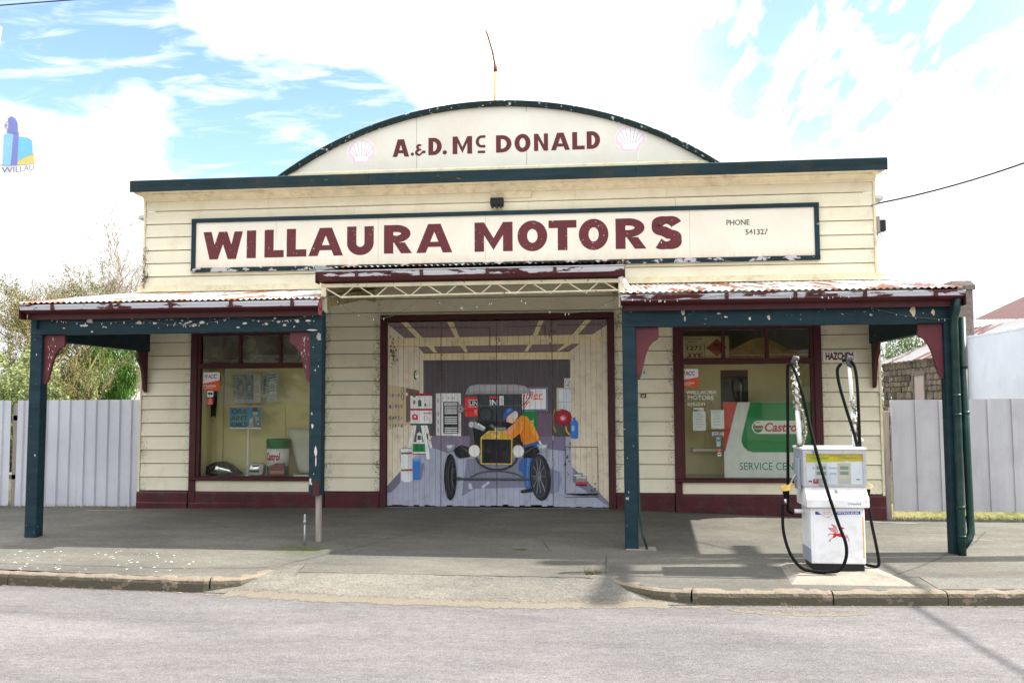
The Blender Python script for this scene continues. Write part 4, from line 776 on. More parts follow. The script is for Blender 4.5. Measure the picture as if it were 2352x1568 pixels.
def shell(cx, z0, s, label):
    """scallop emblem: fan of ribs over a square foot"""
    P = Print(lambda x, y: (cx + (x - 835) * s, z0 + (1420 - y) * s)); pk, wh, ln = (.80, .63, .70), (.84, .84, .87), (.60, .59, .60)
    out = [(150, 960)] + [(835 + 690 * math.cos(a), 860 + 690 * math.sin(a)) for a in [lerp(3.3, 6.12, k / 24) for k in range(25)]] + [(1530, 1000), (1330, 1130), (1260, 1130), (1235, 1400), (400, 1400), (350, 1130), (250, 1110)]
    P.poly(out, (.85, .84, .84)); inn = [(835 + (x - 835) * .95, 830 + (y - 830) * .95) for x, y in out]; P.poly(inn, pk)
    P.poly([(540, 1060)] + [(835 + 560 * math.cos(a), 890 + 585 * math.sin(a)) for a in [lerp(3.25, 6.17, k / 20) for k in range(21)]] + [(1180, 1060)], wh); P.poly([(500, 1050), (1170, 1050), (1110, 1260), (520, 1260)], (.82, .84, .88))
    for a in (-66, -44, -22, 0, 22, 44, 66): P.line([(835 + 560 * math.sin(rad(a)), 890 - 585 * math.cos(rad(a))), (835 + 190 * math.sin(rad(a)) * 1.35, 1040 - 30 * math.cos(rad(a)))], 34, ln)
    return tag(P.build('shell_emblem', front(-.1015)), label, 'emblem', 'scallop emblems on the parapet')
shell(-2.075, 5.274, .000334, 'faded pink and white scallop emblem left of the parapet lettering'); shell(2.085, 5.33, .000345, 'faded pink and white scallop emblem right of the parapet lettering')

# fittings on the front
t = thing('flood_light', 'small black lamp under a cream mounting board above the sign', 'lamp', (.05, -.06, 4.6))
box('mounting_board', -.05, .57, -.05, -.024, 4.70, 4.805, 'cream_trim', t, .003)
m = MB(); m.px([(-.052, 4.56), (-.15, 4.58), (-.165, 4.63), (-.14, 4.69), (-.052, 4.69)], -.05, .15); K(m.build('housing', 'black', t, bevel=.006))
for k in range(3): box('fin', -.035 + k * .065, .0 + k * .065, -.155, -.09, 4.535, 4.575, 'black', t)
for x in (.02, .5): K(MB().lathe([(.018, 0), (.018, .01)], 0, 0, 12).build('screw', 'cream_flat', t)).matrix_local = Matrix.Translation(t.location * 0 + Vector((x, -.052, 4.757)) - t.location) @ Matrix.Rotation(rad(90), 4, 'X')
t = thing('junction_box', 'dark grey meter box on the right end of the front wall', 'box', (5.68, .05, 4.05))
box('case', 5.657, 5.71, -.03, .12, 4.03, 4.28, 'old_timber', t, .004); box('cover', 5.711, 5.80, -.02, .1, 4.06, 4.23, 'black', t, .012)
tag(MB().tube([(5.70, -.03, 4.05), (5.72, -.04, 3.98), (5.69, -.03, 3.93), (5.67, -.02, 4.0), (5.665, -.02, 4.03)], .006, 5).build('loose_wire', 'wire', smooth=True), 'short loop of loose wire under the meter box', 'wire')
t = thing('hazchem_sign', 'small white sign with red HAZCHEM lettering on the right wall', 'sign', (5.07, -.03, 2.16))
box('plate', 4.84, 5.315, -.032, -.026, 2.155, 2.30, 'cloth_white', t); Tx('lettering', 'HAZCHEM', 4.875, 5.27, 2.168, 2.282, -.034, 'maroon_letter_fresh', t, .045)
t = thing('number_plate', 'tiny black house number plate reading 60 beside the right post', 'sign', (2.22, -.03, 1.63)); box('plate', 2.185, 2.265, -.030, -.025, 1.63, 1.69, 'black', t); Tx('lettering', '60', 2.20, 2.25, 1.64, 1.68, -.0315, 'bulb', t, .02)
P2 = Print(lambda x, y: (x, y)); P2.rect(2.17, 1.92, 2.28, 2.08, (.62, .66, .64)); P2.text('U', 2.185, 2.215, 1.99, 2.06, (.05, .3, .2), .05); P2.text('Y', 2.225, 2.265, 1.99, 2.06, (.05, .3, .2), .05)
tag(P2.build('small_notice', front(-.028)), 'small pale notice with green marks behind the maroon bracket', 'notice')
box('wall_vent', 5.0, 5.24, -.03, -.02, 2.62, 2.72, 'cream_trim', G)
P2 = Print(lambda x, y: (x, y)); 
t = thing('roof_antenna', 'yellow mast with a bent rusty aerial behind the parapet', 'aerial', (.02, 0, 6.0))
K(MB().tube([(.02, .0, 5.5), (.02, .0, 6.70)], .028, 8).build('mast', 'yellow_pole', t, smooth=True)); K(MB().tube([(.02, 0, 6.70), (.022, 0, 6.80)], .03, 8).build('mast_tip', 'rust', t, smooth=True))
K(MB().tube([(.02, 0, 6.78), (-.01, 0, 6.95), (-.03, 0, 7.05), (-.10, 0, 7.30), (-.13, 0, 7.38)], [.016, .013, .014, .014, .012], 6).build('aerial_rod', 'rust', t, smooth=True)); K(MB().tube([(-.02, 0, 6.92), (.0, -.03, 6.99), (-.03, -.02, 7.02), (.01, .01, 7.06)], .006, 4).build('aerial_wire', 'rust', t))
for a, b in (((.0, 0, 6.62), (-.42, .5, 6.15)), ((.04, 0, 6.62), (.55, .5, 6.15))): K(MB().tube([a, b], .003, 4).build('guy_wire', 'wire_thin', t))

m = MB()
for k in range(26):
    z = R.choice((R.uniform(3.45, 4.15), R.uniform(3.42, 3.6))); x = -5.61 + R.uniform(-.03, .03); m.tube([(x, -.035, z), (x + R.uniform(-.05, .05), -.045, z + R.uniform(-.03, .06)), (x + R.uniform(-.06, .06), -.04, z + R.uniform(.03, .10))], .0035, 4)
tag(m.build('dry_creeper', 'bark'), 'dry creeper stems clinging to the upper left corner of the front', 'creeper', kind='stuff')
# ------------------------------------------------------------------ verandahs
def corr_sheet(x0, x1, ya, za, yb, zb, pitch=.076, amp=.009):
    n = max(8, int((x1 - x0) / pitch * 8)); m = MB(); vs = []
    for i in range(n + 1):
        x = lerp(x0, x1, i / n); d = amp * math.sin(x / pitch * 6.2832)
        for j in range(4): vs.append((x, lerp(ya, yb, j / 3), lerp(za, zb, j / 3) + d))
    m.add(vs, [(i * 4 + j, (i + 1) * 4 + j, (i + 1) * 4 + j + 1, i * 4 + j + 1) for i in range(n) for j in range(3)]); return m
BR = [(0, 0), (.275, 0), (.28, -.12), (.262, -.150), (.215, -.175), (.165, -.235), (.125, -.33), (.095, -.45), (.075, -.53), (.055, -.60), (.02, -.64), (0, -.64)]
def verandah(s, label):
    """s = -1 left, +1 right; from the outer post to the one beside the doors"""
    xo, xi = s * 5.645, s * 1.935; t = thing('verandah', label, 'verandah', (s * 3.8, -2.55, -.15), 'street verandahs')
    zo, zi = zpav(xo, -2.55), zpav(xi, -2.55)
    X = lambda a, b: sorted((a, b))
    for x, z in ((xo, zo), (xi, zi)):
        zlow = .45 if (s < 0 and x == xi) else z - .02; p = box('post', x - .078, x + .078, -2.625, -2.475, zlow, 2.70, 'green', t, .008)
        if zlow > .3:
            q = MB().tube([(x + .035, -2.55, z - .05), (x + .03, -2.55, .47)], .042, 4).build('stump', 'old_timber', p); box('boot', x - .02, x + .06, -2.632, -2.626, .44, .62, 'maroon', p)
    a, b = X(s * 5.72, s * 1.855); box('beam', a, b, -2.632, -2.50, 2.475, 2.735, 'green', t, .006)
    box('side_beam', *X(s * 5.60, s * 5.50), -2.495, -.03, 2.40, 2.68, 'green', t)
    for x, d in ((xo - s * .079, -s), (xi + s * .079, s)):
        m = MB(); m.py([(x + d * u, 2.474 + v) for u, v in BR], -2.575, -2.53); K(m.build('bracket', 'maroon_bracket', t, bevel=.004))
    m = MB(); m.prism([(-.035 - u, 2.399 + v) for u, v in BR], lambda u, v, t_: (t_, u, v), s * 5.57, s * 5.525); K(m.build('bracket', 'maroon', t))
    gx0, gx1 = X(s * 5.735, s * 1.835)
    m = MB(); m.px([(-2.84, 2.838), (-2.855, 2.838), (-2.857, 2.825), (-2.845, 2.79), (-2.84, 2.76), (-2.79, 2.735), (-2.72, 2.725), (-2.72, 2.835), (-2.725, 2.835), (-2.725, 2.745), (-2.79, 2.745), (-2.833, 2.77)], gx0, gx1); K(m.build('gutter', 'maroon_gutter', t))
    g = box('fascia_board', gx0 + .03, gx1 - .03, -2.715, -2.69, 2.66, 2.84, 'maroon', t)
    x = gx0 + .45
    while x < gx1: box('gutter_strap', x - .022, x + .022, -2.862, -2.838, 2.765, 2.842, 'maroon', t); x += .78
    for k in range(2): box('gutter_end', *X((gx0, gx1)[k], (gx0 + .006, gx1 - .006)[k]), -2.85, -2.70, 2.66, 2.845, 'maroon', t)
    x = gx0 - .02
    while x < gx1 - .1:
        o = corr_sheet(x, min(x + .76, gx1 + .02), -.03, 3.335 + R.uniform(-.003, .003), -2.83, 2.868 + R.uniform(-.003, .004)).build('roof_sheet', 'iron', t, smooth=True, fix=False); K(o); x += .755
    m = MB(); m.px([(-.026, 3.44), (-.030, 3.44), (-.032, 3.362), (-.17, 3.335), (-.17, 3.330), (-.026, 3.355)], gx0, gx1); K(m.build('flashing', 'cream_trim', t))
    for k in range(5):
        x = lerp(gx0 + .2, gx1 - .2, k / 4); m = MB(); m.prism([(-.04, 3.20), (-.04, 3.30), (-2.68, 2.84), (-2.68, 2.74)], lambda u, v, t_: (t_, u, v), x - .025, x + .025); K(m.build('rafter', 'soffit_timber', t))
    m = MB(); m.prism([(-.03, 2.55), (-.03, 3.31), (-2.68, 2.85), (-2.68, 2.55)], lambda u, v, t_: (t_, u, v), s * 5.61, s * 5.625); K(m.build('sun_stop_panel', 'green', t))  # infill added to keep sun from leaking in above the side beam
    m = MB(); e_ = s * 5.71; m.prism([(-.03, 3.25), (-.03, 3.345), (-2.69, 2.885), (-2.69, 2.74)], lambda u, v, t_: (t_, u, v), e_, e_ - s * .03); K(m.build('barge_board', 'maroon', t))
    return t
vl = verandah(-1, 'left verandah with rusty iron roof, flaking green beam and cut off inner post'); vr = verandah(1, 'right verandah with rusty iron roof and twin green downpipes at its outer post')
zg = zpav(5.75, -2.6)
def pipe(name, pts, r, mat, parent): return K(MB().tube(pts, r, 12).build(name, mat, parent, smooth=True))
d1 = pipe('downpipe', [(5.665, -2.78, 2.75), (5.662, -2.76, 2.62), (5.657, -2.678, 2.50), (5.652, -2.678, .06), (5.65, -2.678, zg)], .045, 'green_pipe', vr)
d2 = pipe('downpipe', [(5.772, -2.61, 2.54), (5.774, -2.61, 1.0), (5.776, -2.62, .16), (5.775, -2.63, .07), (5.74, -2.65, .0), (5.67, -2.675, -.08)], .042, 'green_pipe', vr)
for z in (1.62, 1.40, .35, .02): pipe('pipe_clip', [(5.653, -2.678, z), (5.653, -2.678, z + .03)], .0495, 'green_pipe', vr)
for z in (1.95, 1.42, .22): pipe('pipe_clip', [(5.774, -2.61, z), (5.774, -2.61, z + .035)], .047, 'green_pipe', vr)
pipe('drain_hose', [(2.02, -2.60, 1.9), (2.022, -2.60, .7), (2.03, -2.605, .25), (2.06, -2.63, .02), (2.11, -2.66, -.15)], .014, 'green_pipe', vr)
box('post_base', 1.86, 2.22, -2.68, -2.45, -.22, zpav(1.95, -2.6) + .012, 'concrete', vr)
st = thing('standpipe', 'thin galvanised standpipe tap beside the mossy stump', 'tap', (-2.0, -2.78, -.15))
K(MB().tube([(-2.0, -2.78, -.2), (-2.0, -2.78, .12)], .012, 8).build('pipe', 'galv', st, smooth=True)); K(MB().lathe([(.012, .12), (.020, .13), (.020, .16), (.012, .17), (.016, .19), (.010, .24)], -2.0, -2.78, 10).build('tap_head', 'galv', st, smooth=True))

# flaked paint: irregular bare patches on beams, posts and brackets
def chips(parent, spots, y, name='paint_chips'):
    P = Print(lambda x, y_: (x, y_))
    for x, z, w, h, c in spots:
        n = R.randint(6, 10); P.poly([(x + w * math.cos(6.2832 * k / n) * R.uniform(.45, 1.), z + h * math.sin(6.2832 * k / n) * R.uniform(.45, 1.)) for k in range(n)], c)
    o = P.build(name, front(y), parent, step=.00001); o['kind'] = 'stuff'; return o
tan_, pal, gr_ = (.50, .42, .32), (.58, .54, .50), (.40, .38, .36)
sp = []
for cx, n, w in ((-4.95, 8, .20), (-4.2, 8, .14), (-3.55, 16, .20), (-3.0, 4, .2), (-2.45, 7, .12), (-2.15, 6, .12), (-3.8, 6, 1.6)):
    for _ in range(n): q = R.random() ** 2; sp.append((R.gauss(cx, w), R.gauss(2.60, .05), .008 + .035 * q, .005 + .018 * q, R.choice((tan_, pal, pal, gr_))))
sp += [(-4.92, 2.64, .055, .035, pal), (-4.98, 2.585, .06, .016, pal), (-3.52, 2.57, .05, .02, pal), (-3.42, 2.60, .04, .03, pal), (-3.62, 2.60, .05, .015, tan_), (-2.42, 2.60, .04, .02, pal), (-2.17, 2.60, .035, .03, pal), (-2.03, 2.605, .05, .02, pal), (-4.25, 2.61, .04, .03, tan_), (-1.98, 2.49, .09, .012, pal)]
chips(vl, [q for q in sp if -5.7 < q[0] < -1.87 and 2.485 < q[1] < 2.725], -2.6325)
sp = [(2.58, 2.655, .03, .055, tan_), (2.60, 2.56, .012, .04, tan_), (3.58, 2.565, .026, .04, tan_), (4.75, 2.58, .035, .02, gr_), (5.23, 2.62, .045, .085, (.62, .52, .36)), (5.45, 2.60, .025, .05, (.62, .52, .36)), (3.0, 2.62, .03, .02, gr_), (3.08, 2.58, .03, .012, pal), (3.36, 2.555, .02, .025, pal)]
for _ in range(26): q = R.random() ** 3; sp.append((R.uniform(1.9, 5.65), R.uniform(2.49, 2.72), .006 + .02 * q, .003 + .008 * q, R.choice((gr_, pal, (.12, .15, .16)))))
chips(vr, sp, -2.6325)
for x, par, big_ in ((-5.645, vl, []), (-1.935, vl, [(-1.97, 1.30, .02, .045, pal), (-1.925, .98, .03, .08, pal), (-1.92, .86, .014, .09, pal), (-1.99, .62, .02, .06, pal), (-1.90, 2.40, .05, .06, (.30, .29, .27))]), (1.935, vr, []), (5.645, vr, [])):
    sp = list(big_)
    for _ in range(9 if x < 0 else 6): q = R.random() ** 2; sp.append((x + R.uniform(-.068, .068), R.uniform(.5 if x == -1.935 else -.05, 2.42), .003 + .010 * q, .004 + .022 * q, R.choice((pal, gr_, tan_))))
    chips(par, sp, -2.6255)
for x0, d, par in ((-5.566, 1, vl), (-2.014, -1, vl)):
    sp = []
    for _ in range(16): u = abs(R.gauss(.10, .035)); v = -R.uniform(.05, .45); sp.append((x0 + d * min(u, .20 + v * .3), 2.474 + v, R.uniform(.003, .007), R.uniform(.006, .035), pal))
    chips(par, sp, -2.5755)

# central canopy over the doors
CN = thing('door_canopy', 'raised iron canopy with lattice truss over the painted doors', 'canopy', (0, -2.5, 3.0))
for k in range(5): K(corr_sheet(-1.93 + k * .77, min(-1.93 + k * .77 + .775, 1.90), -.03, 3.52, -2.58, 3.285).build('roof_sheet', 'iron', CN, smooth=True, fix=False))
m = MB(); m.px([(-2.60, 3.222), (-2.635, 3.222), (-2.64, 3.20), (-2.625, 3.15), (-2.60, 3.11), (-2.52, 3.095), (-2.50, 3.10), (-2.50, 3.225), (-2.505, 3.225), (-2.505, 3.115), (-2.59, 3.125)], -1.95, 1.90); K(m.build('gutter', 'maroon_gutter_hi', CN))
K(MB().tube([(-1.95, -2.637, 3.222), (1.9, -2.637, 3.222)], .010, 6).build('gutter_bead', 'galv', CN))
for x in (-1.42, -.6, .22, 1.05): box('gutter_strap', x - .02, x + .02, -2.648, -2.60, 3.14, 3.225, 'maroon', CN)
box('fascia_board', -1.92, 1.88, -2.497, -2.475, 3.09, 3.26, 'maroon', CN)
for x in (-1.945, 1.895): box('gutter_end', x - .004, x + .004, -2.64, -2.48, 3.08, 3.25, 'maroon', CN)
m = MB(); m.add([(-1.96, -2.62, 3.31), (-1.70, -2.62, 3.262), (-1.88, -2.62, 3.24), (-1.96, -2.62, 3.22), (-1.96, -.05, 3.55), (-1.94, -.05, 3.55)], [(0, 1, 2, 3), (0, 3, 4), (0, 4, 5, 1)]); K(m.build('barge_flashing', 'galv', CN, fix=False))
m = MB(); m.px([(-2.63, 3.235), (-2.63, 3.30), (-.05, 3.57), (-.05, 3.50)], 1.895, 1.915); K(m.build('barge_board', 'maroon', CN))
for x in (-1.885, 1.865):
    m = MB(); m.prism([(-2.47, 2.78), (-2.47, 3.2), (-.03, 3.47), (-.03, 3.2)], lambda u, v, t_: (t_, u, v), x - .008, x + .008); K(m.build('sun_stop_cheek', 'soffit_timber', CN))  # boards added to block the sun stripe between canopy and verandah roofs
# lattice truss
tr = MB(); tr.box(-1.90, 1.86, -2.545, -2.505, 3.03, 3.075); tr.tube([(-1.65, -2.53, 2.905), (1.84, -2.53, 2.935)], .014, 5); o = K(tr.build('truss_chord', 'lattice', CN)); 
n = 8; w_ = 3.5 / n
for k in range(n):
    a = -1.64 + k * w_
    for p in (((a, -2.53, 2.905), (a + w_ * .36, -2.53, 3.04)), ((a + w_ * .5, -2.53, 3.04), (a + w_ * .95, -2.53, 2.915))): K(MB().tube(p, .008, 5).build('truss_web', 'lattice', CN))
K(MB().tube([(-1.86, -2.53, 3.03), (-1.65, -2.53, 2.905)], .010, 5).build('truss_web', 'lattice', CN))
for x in (-1.87, 1.85):
    box('canopy_bracket', x - .03, x + .03, -2.55, -2.49, 2.72, 3.03, 'cream_trim', CN); m = MB(); m.prism([(-2.50, 3.0), (-2.50, 3.06), (-.05, 3.20), (-.05, 3.13)], lambda u, v, t_: (t_, u, v), x - .02, x + .02); K(m.build('side_rafter', 'soffit_timber', CN))
for k in range(7):
    x = -1.7 + k * .57; m = MB(); m.prism([(-2.46, 3.10), (-2.46, 3.17), (-.05, 3.44), (-.05, 3.35)], lambda u, v, t_: (t_, u, v), x - .025, x + .025); K(m.build('rafter', 'soffit_timber', CN))
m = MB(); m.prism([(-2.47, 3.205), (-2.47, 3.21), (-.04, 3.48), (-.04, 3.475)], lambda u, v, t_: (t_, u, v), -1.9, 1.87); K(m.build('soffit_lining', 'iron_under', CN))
for y in (-1.7, -.8): box('purlin', -1.86, 1.84, y - .03, y + .03, 3.09 - (y + 2.46) * 0 + (y + 2.46) * .10, 3.14 + (y + 2.46) * .10, 'soffit_timber', CN)
K(MB().tube([(1.845, -2.56, 3.10), (1.90, -2.5, 3.0), (1.965, -2.35, 2.95)], .038, 10).build('spout', 'pvc', CN, smooth=True))

# fairy lights
def lights(name, label, swags, drops):
    t = thing(name, label, 'string lights', swags[0][0]); m = MB(); bm_ = MB()
    for a, b, sag in swags:
        a, b = Vector(a), Vector(b); n = 14; P = [a.lerp(b, k / n) - Vector((0, 0, sag * 4 * (k / n) * (1 - k / n))) for k in range(n + 1)]; m.tube(P, .0035, 4)
        for _ in range(max(6, int(drops * .75))):
            q = a.lerp(b, R.random()); f = R.random(); p = a.lerp(b, f) - Vector((0, 0, sag * 4 * f * (1 - f))); d = Vector((R.uniform(-.012, .012), R.uniform(-.01, 0), -R.uniform(.012, .032))); bm_.tube([p, p + d], [.002, .0035], 5)
    K(m.build('cord', 'wire_thin', t)); o = K(bm_.build('bulbs', 'bulb', t)); o['kind'] = 'stuff'; return t
lights('fairy_lights', 'drooping string of tiny lights under the canopy above the doors', [((-1.82, -2.5, 2.98), (-.6, -2.5, 2.93), .32), ((-.6, -2.5, 2.93), (.5, -2.5, 2.93), .17), ((.5, -2.5, 2.93), (1.8, -2.5, 2.85), .22)], 9)
lights('fairy_lights', 'string of tiny lights along the beam of the left verandah', [((-5.6, -2.645, 2.70), (-4.2, -2.645, 2.66), .06), ((-4.2, -2.645, 2.66), (-3., -2.645, 2.68), .10), ((-3., -2.645, 2.68), (-1.95, -2.645, 2.68), .07)], 16)
lights('fairy_lights', 'string of tiny lights along the gutter of the right verandah', [((1.9, -2.87, 2.80), (3.2, -2.87, 2.84), .05), ((3.2, -2.87, 2.84), (4.6, -2.87, 2.80), .04), ((4.6, -2.645, 2.72), (5.62, -2.645, 2.52), .05)], 12)
lights('fairy_lights', 'strand of tiny lights hanging beside the gate post at the right corner', [((5.78, -.2, 2.35), (5.70, -.2, 1.2), .0)], 26)

# ------------------------------------------------------------------ things in the windows
LX = lambda px: -4.655 + (px - 115) * .00126
LZ = lambda py: 2.122 - (py - 95) * .001223
RX = lambda px: 2.762 + (px - 45) * 1.907 / 1640
RZ = lambda py: 2.122 - (py - 90) * 1.676 / 1400
def vacc(fx, fz, x0, y0, x1, y1, y, label):
    P = Print(lambda u, v: (fx(lerp(x0, x1, u)), fz(lerp(y0, y1, v)))); P.rect(0, 0, 1, 1, (.80, .80, .82)); P.poly([(.02, .62), (1, .44), (1, 1), (.02, 1)], (.72, .10, .03)); P.text('V', .12, .30, .12, .34, (.02, .05, .18), .03, .15); P.text('A', .28, .46, .12, .34, (.6, .05, .04), .03, .15); P.text('CC', .46, .82, .12, .34, (.02, .05, .18), .03, .15); P.text('Member', .08, .80, .68, .82, (.82, .8, .78), .01); P.rect(.08, .88, .6, .90, (.8, .7, .66)); P.rect(.45, .38, .95, .395, (.5, .5, .55))
    return tag(P.build('member_sticker', front(y)), label, 'sticker', 'motor trade member stickers')
vacc(LX, LZ, 133, 140, 348, 370, .0105, 'white and orange member sticker on the left shop window'); vacc(RX, RZ, 55, 145, 285, 372, .0105, 'white and orange member sticker on the right shop window')
def card(name, label, cat, x0, x1, z0, z1, y, draw, group=None):
    P = Print(lambda u, v: (lerp(x0, x1, u), lerp(z1, z0, v))); draw(P); o = P.build(name, front(y)); return tag(o, label, cat, group)
def d_(bgc, *items):
    def f(P):
        P.rect(0, 0, 1, 1, bgc)
        for k, *a in items: getattr(P, k)(*a)
    return f
def eyes(P): P.rect(0, 0, 1, 1, (.8, .8, .8)); P.ell(.3, .45, .2, .22, (.03, .03, .03)); P.ell(.7, .45, .2, .22, (.03, .03, .03)); P.rect(.1, .28, .9, .38, (.03, .03, .03)); P.rect(.15, .82, .85, .88, (.4, .4, .4))
def redc(P): P.rect(0, 0, 1, 1, (.55, .02, .03)); P.ell(.5, .32, .22, .22, (.85, .45, .2)); P.ell(.5, .32, .11, .11, (.55, .02, .03)); P.rect(.15, .66, .85, .74, (.7, .5, .5)); P.rect(.2, .86, .8, .92, (.8, .7, .7))
card('card_sticker', 'small white sticker with two black shapes on the left window', 'sticker', LX(192), LX(270), LZ(458), LZ(380), .0105, eyes); card('card_sticker', 'small red sticker with a yellow ring on the left window', 'sticker', LX(188), LX(270), LZ(552), LZ(470), .0105, redc)
card('card_sticker', 'small white sticker low on the right window beside the big sign', 'sticker', RX(508), RX(552), RZ(1220), RZ(1178), .0105, eyes); card('card_sticker', 'small red round sticker low on the right window', 'sticker', RX(508), RX(552), RZ(1168), RZ(1130), .0105, redc)
def oils(P):
    P.rect(0, 0, 1, 1, (.70, .72, .74)); P.rect(0, 0, 1, .06, (.62, .25, .25)); P.rect(.0, .06, 1, .94, (.03, .22, .42)); k = (.015, .03, .02)
    P.text('OILS', .05, .56, .13, .34, k, .035); P.text("AIN'T", .05, .57, .42, .63, k, .035); P.text('OILS', .05, .57, .71, .91, k, .035)
    P.ell(.80, .30, .08, .12, (.42, .36, .30)); P.poly([(.70, .26), (.73, .06), (.86, .06), (.88, .2), (.95, .22), (.95, .26)], (.03, .035, .04)); P.poly([(.60, .92), (.64, .56), (.76, .44), (.92, .50), (.97, .92)], (.30, .33, .36)); P.poly([(.74, .44), (.80, .52), (.84, .92), (.76, .92)], (.12, .14, .16)); P.poly([(.62, .64), (.72, .52), (.74, .62), (.65, .80)], (.5, .5, .5)); P.rect(.85, .66, .95, .92, (.05, .10, .18)); P.rect(.87, .74, .93, .84, (.5, .5, .52))
card('oil_poster', 'blue poster reading OILS AIN\'T OILS on the back panel of the left window', 'poster', LX(425), LX(838), LZ(868), LZ(572), .19, oils)
t = thing('poster_stand', 'thin pale stand holding the blue oil poster', 'stand', (LX(665), .25, .44)); box('strut', LX(655), LX(675), .20, .22, .436, LZ(870), 'cream_flat', t); box('foot', LX(640), LX(690), .17, .26, .4355, .45, 'cream_flat', t); box('backing', LX(430), LX(833), .192, .198, LZ(864), LZ(578), 'cream_flat', t)
for i, (a, b, y0, y1) in enumerate(((405, 470, 170, 530), (466, 566, 172, 540), (572, 676, 172, 545), (680, 780, 165, 535), (788, 855, 165, 465), (862, 995, 165, 520))):
    def pk(P, i=i):
        P.rect(0, 0, 1, 1, ((.25, .30, .29), (.20, .21, .19), (.10, .16, .17), (.34, .33, .27), (.30, .33, .31), (.33, .37, .35))[i])
        for k in range(7):
            if i != 3: P.poly([(0, .02 + k * .1), (1, -.13 + k * .1 + .1), (1, -.09 + k * .1 + .1), (0, .06 + k * .1)], (.06, .13, .13))
        if i == 4:
            for k in range(4): P.arc(.5, .16 + k * .2, .22, .07, .07, (.05, .06, .06))
        else:
            P.poly([(.15, .30), (.5, .18), (.88, .34), (.9, .72), (.2, .74)], ((.2, .2, .18), (.10, .095, .08), (.06, .08, .08), (.42, .41, .35), 0, (.45, .46, .42))[i]); P.ell(.5, .45, .25, .1, (.30, .30, .27)); P.rect(.2, .58, .8, .62, (.16, .16, .15))
        P.rect(.05, .86, .95, .98, (.44, .44, .42)); P.rect(.15, .9, .7, .93, (.15, .15, .15))
    card('blister_pack', ('narrow striped parts pack hanging first from the left', 'wide dark parts pack hanging second from the left', 'dark green parts pack hanging third from the left', 'plain pale parts pack hanging fourth from the left', 'short parts pack with rings hanging fifth from the left', 'striped parts pack with key ring hanging last on the right')[i], 'pack', LX(a), LX(b), LZ(y1), LZ(y0), .35 - .01 * (i % 2), pk, 'parts packs hanging in the left window')
P = Print(lambda x, y: (LX(x), LZ(y)))
# oil pail
cx, cy = (LX(870) + LX(1165)) / 2, .33; r = (LX(1165) - LX(870)) / 2 * .97; z0 = .436
t = thing('oil_pail', 'white and green oil pail with red lettering in the left window', 'pail', (cx, cy, z0)); hz = LZ(1000) - z0
K(MB().lathe([(r * .93, 0), (r * .94, hz * .26)], cx, cy, 28, cz=z0).build('lower_band', 'green_pail' if 'green_pail' in MAT else M('green_pail', (.02, .16, .06), .35, .08).name, t, smooth=True)); K(MB().lathe([(r * .94, hz * .26), (r * .985, hz * .74)], cx, cy, 28, cz=z0).build('body', 'white_enamel', t, smooth=True))
K(MB().lathe([(r * 1.0, hz * .74), (r * 1.02, hz * .76), (r * 1.0, hz * .86), (r * 1.03, hz * .90), (r * 1.03, hz * .98), (r * .95, hz)], cx, cy, 28, cz=z0).build('lid', 'green_pail', t, smooth=True))
Pp = Print(lambda a, v: (a, v)); Pp.tri([[(lerp(-.85, .55, p[0]), z0 + hz * lerp(.42, .64, p[1])) for p in t_] for t_ in text_tris('Castrol', .03, .2)], (.42, .01, .02))
Pp.build('lettering', lambda u, v, h: (cx + r * .99 * math.sin(u), cy - (r * .99 + .002 + h) * math.cos(u), v), t)
# lamps, board and sack in the left window
def lampunit(name, label, outline, y0, y1, mats, lens, cat):
    t = thing(name, label, cat, (outline[0][0], y0, .44)); m = MB(); m.py(outline, y0, y1); K(m.build('housing', mats[0], t, bevel=.015))
    cxx = sum(p[0] for p in lens) / len(lens); czz = sum(p[1] for p in lens) / len(lens); m = MB(); n = len(lens); vs = [(x, y0 - .003, z) for x, z in lens] + [(cxx + (x - cxx) * .7, y0 - .028, czz + (z - czz) * .7) for x, z in lens] + [(cxx, y0 - .036, czz)]
    m.add(vs, [(i, (i + 1) % n, n + (i + 1) % n, n + i) for i in range(n)] + [(n + i, n + (i + 1) % n, 2 * n) for i in range(n)]); K(m.build('lens', mats[1], t, smooth=True)); return t
Lp = lambda *q: [(LX(x), max(.437, LZ(y))) for x, y in q]
lampunit('headlamp', 'large swept back chrome headlamp at the left of the window shelf', Lp((118, 1440), (135, 1350), (230, 1300), (330, 1292), (420, 1330), (500, 1400), (560, 1440), (560, 1462), (130, 1462)), .17, .36, ('black', 'chrome'), Lp((200, 1440), (195, 1370), (260, 1330), (350, 1335), (420, 1375), (475, 1430)), 'headlamp')
lampunit('headlamp', 'smaller rectangular chrome headlamp beside the oil pail', Lp((640, 1445), (665, 1340), (700, 1310), (850, 1310), (885, 1340), (870, 1440), (850, 1462), (660, 1462)), .16, .30, ('steel_grey', 'chrome'), Lp((690, 1430), (710, 1335), (830, 1335), (825, 1430)), 'headlamp')
M('red_lens', (.16, .03, .03), .25, .2, 20, spec=.6); M('red_lens_pale', (.34, .12, .12), .25, .2, 20, spec=.6)
t = thing('tail_lamp', 'dark red tail lamp lying in front of the oil pail', 'tail lamp', (LX(1060), .16, .44)); m = MB(); m.py(Lp((960, 1462), (975, 1340), (1060, 1305), (1160, 1305), (1172, 1440), (1172, 1462)), .10, .16); K(m.build('lens', 'red_lens', t, bevel=.01)); m = MB(); m.py(Lp((985, 1440), (990, 1400), (1165, 1398), (1165, 1438)), .094, .0985); K(m.build('lower_lens', 'red_lens_pale', t))
m = MB(); vs = []; nx, nz = 8, 10
